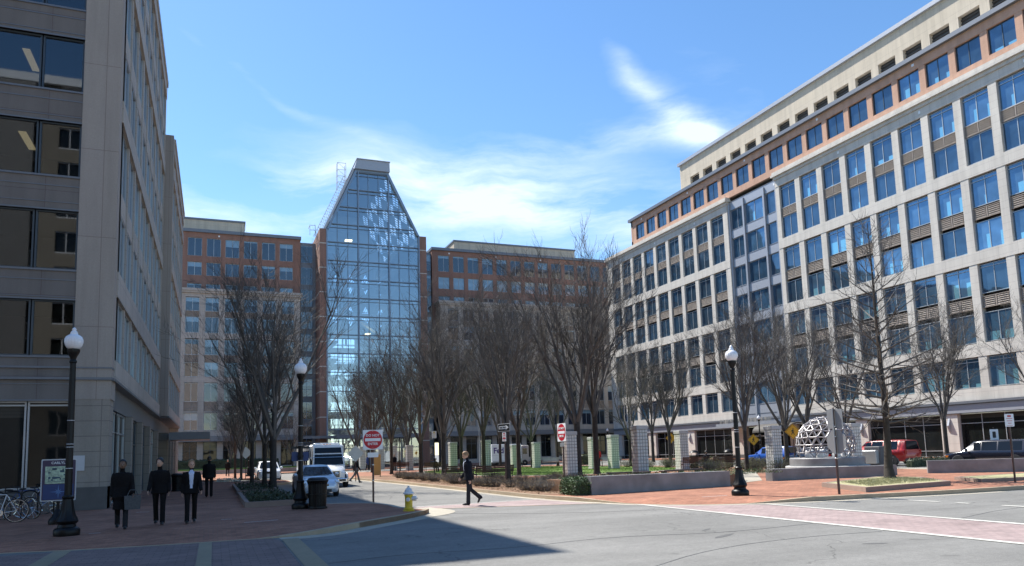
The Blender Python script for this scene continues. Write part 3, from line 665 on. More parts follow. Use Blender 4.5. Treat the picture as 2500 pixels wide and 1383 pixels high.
# ---- the far building: two wings and the glass tower
YB, YL_ = 124.6, 122.0
B = thing('office_building', 'red brick and limestone office wing in shade left of the glass tower', 'building', (0, YB, 0))
def wing(B, x0, x1, lx0, lx1, bcols, lcols, px0, px1, pz1, pret=None):
    F = Frame(0, YB, 0); FL = Frame(0, YL_, 0); W_ = []; Lv = []
    br = MB(F); rows = [(34.2, 2.95), (31.05, 2.15), (27.4, 2.3)]
    e = [x0] + [x for c in bcols for x in (c, c + 2.08)] + [x1]
    for i in range(0, len(e), 2): br.box(e[i], e[i + 1], 0, .5, 27.0, 38.0)
    for z0, z1 in ((37.15, 38.0), (33.2, 34.2), (29.7, 31.05), (24, 27.4)): br.box(x0 + .004, x1 - .004, .012, .49, z0, z1)
    br.box(x1 - .5, x1, .51, 20, 24, 38); br.box(x0, x0 + .5, .51, 20, 24, 38)
    parts(B, 'brick_wall', br, 'wall_brick_shaded')
    for c in bcols:
        for z, h in rows: W_.append((F, c, .16, z, 2.08, h, 'far'))
    lm = MB(FL); e = [lx0] + [x for c in lcols for x in (c, c + 1.97)] + [lx1]
    lr = [(24.85, 2.1), (21.45, 2.45), (18.0, 2.4), (14.6, 2.25), (10.8, 2.85), (6.4, 2.65), (.75, 3.9)]
    for i in range(0, len(e), 2): lm.box(e[i], e[i + 1], 0, .6, .0, 27.6)
    for z0, z1 in ((27.0, 27.6), (20.5, 21.4), (13.7, 14.55), (9.1, 9.3), (4.65, 6.35), (0, .75)): lm.box(lx0 + .004, lx1 - .004, -.04, .59, z0, z1)
    lm.box(lx0 - .2, lx1 + .2, -.3, 2.5, 27.6, 27.9).box(lx0 - .35, lx1 + .35, -.45, 2.55, 27.9, 28.3)
    lm.box(lx0, lx0 + .5, .601, 2.55, 0, 27.6).box(lx1 - .5, lx1, .601, 2.55, 0, 27.6)
    parts(B, 'wall', lm, 'limestone_shaded')
    for c in lcols:
        for z, h in lr: W_.append((FL, c, .2, z, 1.97, h, 'far' if z > 1 else 'store2'))
        for z, h in ((23.95, .88), (16.9, 1.08)): Lv.append((FL, c + .01, .12, z, 1.95, h))
        Lv.append((FL, c + .01, .14, 9.3, 1.95, 1.48))
    parts(B, 'floor_slabs', MB(F).box(x0 + .5, x1 - .5, .55, 18, 4, 37.8), 'room_dark')
    parts(B, 'floor_slabs', MB(FL).box(lx0 + .5, lx1 - .5, .7, 2.5, 0.2, 27.2), 'room_dark')
    parts(B, 'canopy', MB(FL).box(lx0, lx1 - .5, -1.1, -.05, 4.7, 5.5), 'slate_metal')
    parts(B, 'coping', MB(F).box(x0 - .1, x1 + .1, -.3, 20, 38.0, 38.5), 'slate_metal')
    p = MB(F).box(px0, px1, 5, 18, 38.5, pz1 - .3); parts(B, 'penthouse', p, 'penthouse_tan')
    parts(B, 'penthouse_coping', MB(F).box(px0 - .15, px1 + .15, 4.85, 18.15, pz1 - .3, pz1), 'slate_metal')
    for k in range(int((x1 - x0) / 9)): parts(B, 'drain_box', MB(F).box(x0 + 3.1 + 9 * k, x0 + 3.35 + 9 * k, -.06, -.001, 37.45, 37.7), 'white_paint')
    place_windows(B, W_); louver_part(B, Lv, 'louver')
parts(B, 'unseen_west_range', MB(Frame(0, YB, 0)).box(-120, -30.02, -2.4, 14, 0, 38.2), 'wall_brick_shaded'); parts(B, 'unseen_west_glazing', MB(Frame(0, YB, 0)).box(-119, -31, -2.45, -2.41, 1, 36), 'window_store')  # unseen extension added to darken reflections in the east block's lower windows
wing(B, -30, 12.85, -30, 12.55, [-4.37 + 2.786 * k for k in range(-2, 6)], [-4.43 + 2.82 * k for k in range(-2, 6)], -30, 4.2, 41.9)
B2 = thing('office_building', 'shaded red brick and limestone wing right of the glass tower, half hidden by trees', 'building', (35, YB, 0))
wing(B2, 35.5, 100, 36.1, 100, [36.66 + 2.785 * k for k in range(22)], [37.5 + 2.82 * k for k in range(22)], 41.3, 66.6, 41.7)

T = thing('glass_tower', 'tall tapered blue glass atrium tower with red brick piers, rising between the two brick wings', 'tower', (24.3, 120, 0))
TY = 120.0; F = Frame(0, TY, 0); GX0, GX1, AX0, AX1, SH, AP, DP = 16.5, 32.0, 21.35, 26.6, 38.9, 49.5, 25.0
pr = MB(F).box(15.4, GX0, 0, DP, 0, SH).box(GX1, 33.25, 0, DP, 0, SH); parts(T, 'brick_pier', pr, 'wall_brick_shaded')
ps = MB(F)
for k in range(9):
    z = 4 + 4.05 * k
    ps.box(15.38, GX0 + .001, -.02, -.001, z, z + .14).box(GX1 - .001, 33.27, -.02, -.001, z, z + .14).box(15.38, 15.399, -.02, 4.6, z, z + .14)
parts(T, 'stone_band', ps, 'limestone')
out = [(GX0, 0), (GX1, 0), (GX1, SH), (AX1, AP), (AX0, AP), (GX0, SH)]
gl = MB(F); gl.add([(x, .3, z) for x, z in out], [(0, 1, 2, 3, 4, 5)]); parts(T, 'glass_wall', gl, 'tower_glass')
ml = MB(F)
def xlim(z): t = min(max((z - SH) / (AP - SH), 0), 1); return GX0 + (AX0 - GX0) * t, GX1 + (AX1 - GX1) * t
def zlim(x):
    if x < AX0: return SH + (AP - SH) * (x - GX0) / (AX0 - GX0)
    if x > AX1: return SH + (AP - SH) * (GX1 - x) / (GX1 - AX1)
    return AP
nx = 9
for k in range(nx + 1):
    x = GX0 + .05 + (GX1 - GX0 - .1) * k / nx; big = k in (0, 3, 6, 9); w_ = .10 if big else .03
    ml.box(x - w_, x + w_, -.12 if big else .08, .28, 0, zlim(x) - .1)
k = 0; z = 3.05
while z < AP:
    a, b = xlim(z); ml.box(a + .1, b - .1, .0, .27, z - .06, z + .06); ml.box(a + .1, b - .1, .1, .275, z - .62, z - .585); z += 3.07
for x0, x1, sgn in ((GX0, AX0, 1), (GX1, AX1, -1)):
    ml.add([(x0, -.2, SH), (x0 + sgn * .36, -.2, SH), (x1 + sgn * .25, -.2, AP - .1), (x1, -.2, AP + .3), (x0, .35, SH), (x0 + sgn * .36, .35, SH), (x1 + sgn * .25, .35, AP - .1), (x1, .35, AP + .3)],
           [(0, 1, 2, 3), (7, 6, 5, 4), (0, 3, 7, 4), (1, 5, 6, 2), (0, 4, 5, 1), (3, 2, 6, 7)])
ml.box(AX0, AX1, -.15, .34, AP - .35, AP + .1)
parts(T, 'mullions', ml, 'blue_mullion')
cap = MB(F); cap.add([(AX0 - .35, -.6, AP), (AX1 + .35, -.6, AP), (AX1 + .3, -.6, 51.15), (AX0 + .1, -.6, 51.15), (AX0 - .35, DP, AP), (AX1 + .35, DP, AP), (AX1 + .3, DP, 51.15), (AX0 + .1, DP, 51.15)],
        [(0, 1, 2, 3), (7, 6, 5, 4), (0, 3, 7, 4), (1, 5, 6, 2), (0, 4, 5, 1), (3, 2, 6, 7)])
cap.box(AX0, AX1 + .4, -.75, DP, 51.15, 51.27); parts(T, 'roof_cap', cap, 'grey_metal')
# sloping roof planes and side walls pierced by lozenge windows
def lattice(mb, P, U, V, nu, nv, margin, bars=True):
    """plane P + u*U + v*V (0..1) pierced by nu x nv lozenges crossed by slanting bars"""
    P, U, V = Vector(P), Vector(U), Vector(V); N = U.cross(V).normalized() * .25
    pt = lambda u, v: P + U * u + V * v
    for i in range(nu):
        for j in range(nv):
            u0, u1, v0, v1 = i / nu, (i + 1) / nu, j / nv, (j + 1) / nv; cu, cv = (u0 + u1) / 2, (v0 + v1) / 2; a, b = (u1 - u0) / 2 * margin, (v1 - v0) / 2 * margin
            D = [pt(cu - a, cv), pt(cu, cv - b), pt(cu + a, cv), pt(cu, cv + b)]; C = [pt(u0, v0), pt(u1, v0), pt(u1, v1), pt(u0, v1)]
            mb.add([tuple(q) for q in D + C], [(4, 5, 1), (5, 2, 1), (5, 6, 2), (6, 3, 2), (6, 7, 3), (7, 0, 3), (7, 4, 0), (4, 1, 0)])
            if bars:
                for k in (.14, .38, .62, .86):
                    s0 = D[0].lerp(D[1], k); s1 = D[3].lerp(D[2], k); mb.tube(tuple(s0), tuple(s1), .10, n=4, cap=False)
                s0 = D[0].lerp(D[3], .5); s1 = D[1].lerp(D[2], .5); mb.tube(tuple(s0), tuple(s1), .09, n=4, cap=False)
la = MB()
lattice(la, (GX1, TY + .6, SH), (0, DP - .6, 0), (AX1 - GX1, 0, AP - SH), 6, 4, .90)
lattice(la, (GX0, TY + .6, SH), (0, DP - .6, 0), (AX0 - GX0, 0, AP - SH), 6, 4, .62)
lattice(la, (GX1 - .05, TY + .6, 26), (0, DP - .6, 0), (0, 0, SH - 26), 6, 3, .80)
lattice(la, (GX0 + .5, TY + DP, 26), (15, 0, 0), (0, 0, 13), 5, 2, .62)
parts(T, 'roof_lattice', la, 'tower_inside')
bk = MB(F); bz = DP - .5
bk.box(25.2, GX1, bz, bz + .4, 0, 26); bk.box(GX0, 20.6, bz, bz + .4, 0, 26).box(20.6, 25.2, bz, bz + .4, 0, 1)
for i in range(8):
    z = 1 + 3.12 * i; bk.box(20.6, 25.2, bz, bz + .4, z + 1.9, z + 3.12); bk.box(22.75, 23.05, bz, bz + .4, z, z + 1.9)
    for k in range(1, 6): bk.box(20.6 + .77 * k, 20.66 + .77 * k, bz, bz + .4, z, z + 1.9)
    bk.box(20.6, 25.2, bz + .05, bz + .3, z + .6, z + .68)
bk.add([(AX0, DP, 39), (AX1, DP, 39), (AX1, DP, AP), (AX0, DP, AP)], [(0, 1, 2, 3)]); bk.add([(GX0, DP, SH), (AX0, DP, SH), (AX0, DP, AP)], [(0, 1, 2)]); bk.add([(GX1, DP, SH), (AX1, DP, SH), (AX1, DP, AP)], [(0, 1, 2)])
parts(T, 'rear_wall', bk, 'tower_inside')
fl = MB(F)
for i in range(12):
    z = 3.0 + 3.12 * i
    fl.box(GX0, 19.5, 8, bz, z - .35, z); fl.box(29.5, GX1, 3, bz, z - .35, z); fl.box(29.5, 29.6, 3, bz, z, z + 1.0)
    if i % 2 == 0: fl.box(19.5, 29.5, 15 + (i % 4), 17.5 + (i % 4), z - .45, z)
    fl.box(GX0 + 5.2 * (i % 3), GX0 + 5.2 * (i % 3) + .35, 14, 14.4, z - 3.1, z - .35)
for i in range(5):
    z = 3 + 6.24 * i; x0, x1 = (20, 29) if i % 2 == 0 else (29, 20)
    fl.add([(x0, 9, z), (x0, 10.6, z), (x1, 10.6, z + 6.2), (x1, 9, z + 6.2), (x0, 9, z + .5), (x0, 10.6, z + .5), (x1, 10.6, z + 6.7), (x1, 9, z + 6.7)], [(0, 1, 2, 3), (7, 6, 5, 4), (0, 4, 5, 1), (1, 5, 6, 2), (2, 6, 7, 3), (3, 7, 4, 0)])
parts(T, 'gallery', fl, 'tower_slab')
trs = MB(F)
for yy in (6, 14):
    for i in range(13):
        z = 3 + 3.12 * i; a_, b_3 = xlim(z); trs.box(a_ + .2, b_3 - .2, yy, yy + .12, z - .07, z + .07)
    for i in range(5):
        z = 3 + 9.36 * (i // 2) ; trs.tube((17 + 2.6 * i, yy, z), (19.6 + 2.6 * i, yy, z + 9.3), .07, n=4).tube((19.6 + 2.6 * i, yy, z), (17 + 2.6 * i, yy, z + 9.3), .07, n=4)
parts(T, 'inner_truss', trs, 'roof_grey')
parts(T, 'ceiling_lamp', MB(F).box(21.2, 22.4, 10, 11, 40.2, 40.35).box(24.5, 25.3, 9, 10, 23.2, 23.3), 'warm_lit')
# maintenance ladder frame up the left slope
ld = MB(F); q = []
def rail(a, b, r=.05): ld.tube(a, b, r, n=4)
P0, P1 = (GX0 - 1.6, 3, SH - .3), (AX0 - 1.6, 3, AP - .2)
for dy in (0, 1.0):
    for off in (0, .75): rail((P0[0] + off * .8, P0[1] + dy, P0[2] - off * .5), (P1[0] + off * .8, P1[1] + dy, P1[2] - off * .5))
N_ = 22
for i in range(N_ + 1):
    t = i / N_; x = P0[0] + (P1[0] - P0[0]) * t; z = P0[2] + (P1[2] - P0[2]) * t
    rail((x, 3, z), (x + .6, 3, z - .38), .035); rail((x, 3, z), (x, 4, z), .035)
    if i < N_: t2 = (i + 1) / N_; rail((x + .6, 3, z - .38), (P0[0] + (P1[0] - P0[0]) * t2, 3, P0[2] + (P1[2] - P0[2]) * t2), .03)
for x in (AX0 - 2.6, AX0 - 1.2):
    for y in (3, 4.2): rail((x, y, 47.0), (x, y, 51.6))
for z in (48.2, 49.3, 50.4, 51.6):
    rail((AX0 - 2.6, 3, z), (AX0 - 1.2, 3, z), .04); rail((AX0 - 2.6, 3, z), (AX0 - 1.2, 3, z - 1.1), .03); rail((AX0 - 2.6, 3, z), (AX0 - 2.6, 4.2, z), .04)
rail((14.2, 3, 38.5), (14.2, 3, 40.2)); rail((15.1, 3, 38.5), (15.1, 3, 40.2)); rail((14.2, 3, 40.2), (15.1, 3, 40.2)); rail((14.2, 3, 39.4), (15.1, 3, 39.4)); rail((14.2, 3, 40.2), (14.2, 5, 40.2))
parts(T, 'ladder_frame', ld, 'roof_grey')
rl = MB(F); rl.add([(GX0 - .55, .3, SH), (GX0 - .1, .3, SH), (AX0 - .1, .3, AP + .3), (AX0 - .45, .3, AP + .3), (GX0 - .55, DP, SH), (GX0 - .1, DP, SH), (AX0 - .1, DP, AP + .3), (AX0 - .45, DP, AP + .3)],
       [(0, 1, 2, 3), (7, 6, 5, 4), (0, 3, 7, 4), (1, 5, 6, 2)]); parts(T, 'roof_edge', rl, 'roof_grey')
# glazed links between tower and wings
W_ = []
cw = MB(Frame(0, 124.9, 0)).box(12.9, 15.38, .2, 6, 0, 37.7); cw2 = MB(Frame(0, 124.9, 0)).box(33.26, 35.45, .2, 6, 0, 37.6)
parts(T, 'link_wall', cw, 'slate_metal'); parts(T, 'link_wall', cw2, 'slate_metal')
for i in range(10):
    z = .5 + 3.75 * i; W_ += [(Frame(0, 124.9, 0), 13.0, .05, z, 1.85, 2.9, 'conn'), (Frame(0, 124.9, 0), 33.4, .05, z, 1.95, 2.9, 'conn')]
place_windows(T, W_)
vb = MB(F).box(GX0 + 1, 31, -3.5, -.2, 4.6, 5.2).box(12, GX0 + 1, -2.5, -.2, 4.7, 5.1); parts(T, 'entrance_canopy', vb, 'slate_metal')

# ---- the block on the left, in its own shade
XL, YL = -3.61, 31.1
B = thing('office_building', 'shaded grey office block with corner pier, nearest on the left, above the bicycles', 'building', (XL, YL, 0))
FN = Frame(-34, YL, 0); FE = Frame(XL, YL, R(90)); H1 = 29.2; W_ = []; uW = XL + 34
pr = MB(FN).box(uW - 1.27, uW, -.012, 1.2, 4.16, H1); parts(B, 'corner_pier', pr, 'limestone_pier_shaded')
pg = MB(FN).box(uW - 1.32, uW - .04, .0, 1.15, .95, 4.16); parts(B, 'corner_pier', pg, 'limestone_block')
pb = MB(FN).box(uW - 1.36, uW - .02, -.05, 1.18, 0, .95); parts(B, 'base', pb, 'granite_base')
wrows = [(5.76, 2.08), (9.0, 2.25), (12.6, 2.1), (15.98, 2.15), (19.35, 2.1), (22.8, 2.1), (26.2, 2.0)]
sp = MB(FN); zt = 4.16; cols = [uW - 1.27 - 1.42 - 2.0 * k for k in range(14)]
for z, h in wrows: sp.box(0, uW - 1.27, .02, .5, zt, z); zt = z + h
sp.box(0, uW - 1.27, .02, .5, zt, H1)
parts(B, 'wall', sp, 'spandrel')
cr = MB(FN).box(0, uW + .03, -.09, .6, 4.88, 4.97).box(0, uW + .02, -.04, .6, 5.3, 5.36).box(0, uW - 1.27, -.02, .3, 4.10, 4.16)
cr.F = FN
for z, h in wrows:
    cr.box(0, uW - 1.275, -.03, .25, z - .07, z).box(0, uW - 1.275, -.02, .25, z + h, z + h + .06).box(0, uW - 1.275, .0, .019, z - .42, z - .38).box(0, uW - 1.275, .0, .019, z - 1.05, z - 1.02)
parts(B, 'sill', cr, 'slate_metal')
for z, h in wrows:
    W_.append((FN, uW - 1.27 - 1.40, .12, z, 1.38, h, 'office'))
    for k in range(4): W_.append((FN, uW - 1.27 - 1.42 - 2.62 * (k + 1), .12, z, 2.60, h, 'office'))
gw = [(uW - 1.32 - 1.34, 1.34)] + [(uW - 1.32 - 1.36 - 2.5 * (k + 1), 2.48) for k in range(4)]
for u, w_ in gw: W_.append((FN, u, .15, .95, w_, 3.15, 'offstore'))
parts(B, 'base', MB(FN).box(0, uW - 1.36, .05, .6, 0, .95), 'granite_base')
rm = MB(FN).box(0, uW - .3, 4.5, 4.7, 0, H1)
for z, h in wrows: rm.box(0, uW - .3, .55, 4.6, z + h + .12, z + h + .25).box(0, uW - .3, .55, 4.6, z - .3, z - .15)
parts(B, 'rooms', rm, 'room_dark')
lt = MB(FN)
for z, h in wrows:
    for u in ((uW - 3.55,) if z > 9.5 else ()): lt.box(u - .13, u + .13, 1.6, 3.4, z + h + .06, z + h + .10)
parts(B, 'ceiling_lamp', lt, 'tube_light')
# street side: thin fins with window strips between
def side(F, u0, u1, ztop, d0, name_m='slate_metal'):
    n = int((u1 - u0) / 2.62); p = (u1 - u0 - .5) / n; fin = MB(F); wl = MB(F)
    trs = [(5.72, 8.2), (9.2, 15.3), (16.2, 22.2), (23.2, ztop - 1.2)]
    for k in range(n + 1):
        u = u0 + k * p; wd = .42 if k % 3 == 0 else .27; fin.box(u, u + wd, d0, d0 + .3, 4.96, ztop - .3)
    for z0, z1 in [(4.96, 5.72)] + [(a[1], b[0]) for a, b in zip(trs, trs[1:])] + [(ztop - 1.2, ztop - .3)]: wl.box(u0 + .003, u1 - .003, d0 - .05, d0 + .6, z0, z1)
    for z0, z1 in trs:
        if z1 - z0 > 4: wl.box(u0 + .003, u1, d0 + .05, d0 + .28, (z0 + z1) / 2 - .45, (z0 + z1) / 2 + .45)
        for k in range(n):
            u = u0 + k * p + .42
            if z1 - z0 > 4:
                W_.append((F, u, d0 + .07, z0, p - .42, (z1 - z0) / 2 - .45, 'lime2')); W_.append((F, u, d0 + .07, (z0 + z1) / 2 + .45, p - .42, (z1 - z0) / 2 - .45, 'lime2'))
            else: W_.append((F, u, d0 + .07, z0, p - .42, z1 - z0, 'lime2'))
    wl.box(u0 - .0, u1, d0 - .12, d0 + .6, ztop - .3, ztop)
    parts(B, 'fin', fin, 'limestone_shaded'); parts(B, 'wall', wl, 'limestone_shaded')
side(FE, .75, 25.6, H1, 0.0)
parts(B, 'corner_return', MB(FE).box(0, .747, 0.003, .9, 4.98, H1), 'limestone_shaded')
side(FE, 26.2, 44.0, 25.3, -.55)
parts(B, 'corner_pier', MB(FE).box(25.5, 26.2, -.56, .5, 4.9, 25.3), 'limestone_pier_shaded')
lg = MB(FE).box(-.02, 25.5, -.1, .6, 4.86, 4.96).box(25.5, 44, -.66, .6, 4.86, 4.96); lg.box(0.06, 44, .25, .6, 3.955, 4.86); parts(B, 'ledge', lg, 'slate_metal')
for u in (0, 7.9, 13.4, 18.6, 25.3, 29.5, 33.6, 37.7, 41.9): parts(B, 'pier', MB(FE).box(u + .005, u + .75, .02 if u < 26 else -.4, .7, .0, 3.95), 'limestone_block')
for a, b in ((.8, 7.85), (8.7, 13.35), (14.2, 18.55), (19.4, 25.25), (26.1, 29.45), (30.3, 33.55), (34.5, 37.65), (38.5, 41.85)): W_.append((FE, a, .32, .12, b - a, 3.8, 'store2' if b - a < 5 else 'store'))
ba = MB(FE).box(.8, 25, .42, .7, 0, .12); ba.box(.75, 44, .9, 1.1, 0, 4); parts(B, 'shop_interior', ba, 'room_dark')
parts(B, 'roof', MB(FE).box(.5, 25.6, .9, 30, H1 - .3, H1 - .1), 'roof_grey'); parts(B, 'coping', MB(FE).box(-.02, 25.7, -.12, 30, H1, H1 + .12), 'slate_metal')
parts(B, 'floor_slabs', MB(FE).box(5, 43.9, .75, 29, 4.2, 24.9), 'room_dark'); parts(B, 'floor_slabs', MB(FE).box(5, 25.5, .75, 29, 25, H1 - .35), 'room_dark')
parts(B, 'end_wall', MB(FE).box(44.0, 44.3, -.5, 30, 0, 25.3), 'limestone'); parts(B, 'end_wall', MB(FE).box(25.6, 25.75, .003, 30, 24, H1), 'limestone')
cn = MB(FE).box(27.6, 31.2, -3.3, -.58, 3.35, 3.9); parts(B, 'canopy', cn, 'slate_metal')
parts(B, 'plaque', MB(FN).box(uW - 1.22, uW - .78, -.035, -.001, 1.55, 2.1), 'plaque')
ws = MB(FE).box(1.6, 2.6, .30, .318, 2.5, 2.56).box(3.4, 3.6, 1.5, 1.6, 2.55, 2.75).box(3.75, 3.95, 1.5, 1.6, 2.55, 2.75).box(4.1, 4.3, 1.5, 1.6, 2.55, 2.75); parts(B, 'shop_lamp', ws, 'lamp_lit')
place_windows(B, W_)

# ---- the building across the street behind the viewer (seen in the shaded windows)
B = thing('office_building', 'tan brick block mirrored in the shaded windows on the left', 'building', (-5, -16, 0))
FS = Frame(-5, -16, R(180)); bw = MB(FS); gw_ = MB(FS); n = 16
e = [0] + [x for k in range(n) for x in (1 + 3.2 * k, 1 + 3.2 * k + 1.8)] + [54]
for i in range(0, len(e), 2): bw.box(e[i], e[i + 1], 0, .5, 0, 38)
for k in range(11): bw.box(.01, 53.9, .01, .49, 3.4 * k - .1, 3.4 * k + 1.2)
gw_.box(0, 54, .3, .4, 0, 37.5)
for k in range(4):
    fr_ = MB(FS).box(1.0 + 3.2 * k + .86, 1.0 + 3.2 * k + .94, .1, .28, 0, 37)
    for i in range(11): fr_.box(1.0 + 3.2 * k + .003, 2.8 + 3.2 * k - .003, .08, .27, 3.4 * i + 1.22, 3.4 * i + 1.32).box(1.0 + 3.2 * k + .003, 2.8 + 3.2 * k - .003, .08, .27, 3.4 * i + 3.2, 3.4 * i + 3.28)
    parts(B, 'window_frame', fr_, 'plaque')
parts(B, 'added_dark_slab', MB(FS).box(11.2, 54.5, -.4, -.05, 0, 37.9), 'granite_base')  # unseen slab added so the left window column mirrors something dark
parts(B, 'wall', bw, 'reflected_tan'); parts(B, 'glazing', gw_, 'window_store'); parts(B, 'coping', MB(FS).box(-.3, 54.3, -.4, 12, 38, 38.8), 'roof_grey')

# ------------------------------------------------------------------ trees and planting
def tree_mesh(seed, H, trunk_h, r0, kind='vase', nl=6, spread=.42, dens=1.0, levels=4):
    """bare winter tree: returns (trunk mesh data, crown mesh data)"""
    rnd = random.Random(seed); tr = MB(); cr = MB()
    def seg(mb, a, b, ra, rb, n):
        mb.tube(tuple(a), tuple(b), ra, rb, n=n, cap=False)
    def twig(a, d, L, r):
        # three-sided tapering twig, slightly bent
        m_ = a + d * L * .5; d2 = (d + Vector((rnd.uniform(-.3, .3), rnd.uniform(-.3, .3), rnd.uniform(.0, .3)))).normalized(); b = m_ + d2 * L * .5
        seg(cr, a, m_, r, r * .7, 3); seg(cr, m_, b, r * .7, r * .3, 3); return m_, b
    def branch(a, d, L, r, lev, up):
        steps = 5 if lev <= 1 else (4 if lev == 2 else 3); p = a.copy(); n = 8 if r > .07 else (5 if r > .025 else 3)
        for i in range(steps):
            d = (d + Vector((rnd.gauss(0, .075), rnd.gauss(0, .075), up * rnd.uniform(.2, 1.0) * .14))).normalized(); q = p + d * (L / steps); f0 = 1 - .72 * i / steps; f1 = 1 - .72 * (i + 1) / steps
            seg(cr, p, q, max(r * f0, .006), max(r * f1, .005), n)
            if lev < levels:
                k = {0: 1.9, 1: 1.45, 2: 1.25, 3: 1.15, 4: 1.0}[lev] * dens; cnt = int(k) + (rnd.random() < k - int(k))
                if lev == 0 and i == 0: cnt = 0
                for _ in range(cnt):
                    ax = d.orthogonal().normalized(); ax.rotate(Matrix.Rotation(rnd.uniform(0, 2 * math.pi), 3, d)); ang = rnd.uniform(.35, .8) if kind == 'vase' else rnd.uniform(.5, 1.0)
                    nd = (d * math.cos(ang) + ax * math.sin(ang)); nd.z += .18 if kind == 'vase' else .05; nd.normalize()
                    st = p.lerp(q, rnd.random()); Lc = L * rnd.uniform(.40, .66) * (1 - .28 * i / steps)
                    if lev + 1 >= levels: twig(st, nd, max(min(Lc * 1.2, .9), .35), .0072)
                    else: branch(st, nd, Lc, r * f0 * rnd.uniform(.42, .6), lev + 1, up)
            p = q
        if lev >= 2: twig(p, d, .5, .008)
    # trunk
    top = Vector((rnd.uniform(-.1, .1), rnd.uniform(-.1, .1), trunk_h)); n = 12
    if kind == 'vase':
        pr = [(r0 * 1.35, 0), (r0 * 1.08, .18), (r0, .5), (r0 * .9, trunk_h * .6), (r0 * .92, trunk_h)]
        tr.lathe(pr, n=n)
        for i in range(nl):
            a = 2 * math.pi * (i + rnd.uniform(-.25, .25)) / nl; tilt = spread * rnd.uniform(.35, 1.15) if i else .08
            d = Vector((math.cos(a) * math.sin(tilt), math.sin(a) * math.sin(tilt), math.cos(tilt))); L = (H - trunk_h) * rnd.uniform(.72, .90) / max(math.cos(tilt), .6)
            branch(Vector((math.cos(a) * r0 * .35, math.sin(a) * r0 * .35, trunk_h - rnd.uniform(0, .35))), d, L * .92, r0 * rnd.uniform(.5, .66), 0, .35)
    else:
        hh = H; m_ = 26; p = Vector((0, 0, 0)); pts = [(p.copy(), r0 * 1.4)]
        for i in range(1, m_ + 1):
            z = hh * i / m_; pts.append((Vector((math.sin(z * .9) * .05, math.cos(z * .7) * .05, z)), r0 * (1 - .93 * (i / m_) ** .8) if i > 1 else r0 * 1.05))
        for (a, ra), (b, rb) in zip(pts, pts[1:]): seg(tr, a, b, ra, rb, 10)
        z = trunk_h; k = 0
        while z < hh * .985:
            f = (z - trunk_h) / (hh - trunk_h); L = 2.9 * (1 - f) ** .75 * (.55 + .45 * min(1, f * 5)) + .35; a = k * 2.4 + rnd.uniform(-.3, .3); up = .05 + .9 * f
            d = Vector((math.cos(a), math.sin(a), up)).normalized(); rr = .045 * (1 - f) + .012
            branch(Vector((0, 0, z)), d, L * rnd.uniform(.8, 1.1), rr, 2, .5); z += .105 * (1 + f); k += 1
    return tr, cr
def make_tree(name, label, seed, H, th, r0, mats=('bark', 'twig'), **k):
    t = thing(name, label, 'tree'); tr, cr = tree_mesh(seed, H, th, r0, **k)
    tr.build('trunk', mats[0], t, smooth=True); cr.build('crown', mats[1], t); return t
GT = 'bare trees around the square'
spec = [('A', 11, 12, 2.7, .17, dict(nl=7, spread=.56, dens=.78)), ('B', 23, 12, 3.3, .16, dict(nl=7, spread=.42, dens=.79)), ('C', 5, 12, 3.1, .15, dict(nl=7, spread=.36, dens=.80)), ('D', 41, 12, 3.0, .15, dict(nl=6, spread=.64, dens=.77))]
protos = {n: make_tree('bare_tree', 'x', sd, H * .93, th, r0, **k) for n, sd, H, th, r0, k in spec}
con = make_tree('bare_tree', 'tall straight bare tree with level side branches in the kerbed grass bed', 77, 10.4, 2.2, .17, kind='leader', dens=1.0)
con.location = (24.8, 21.9, GZ + .12)
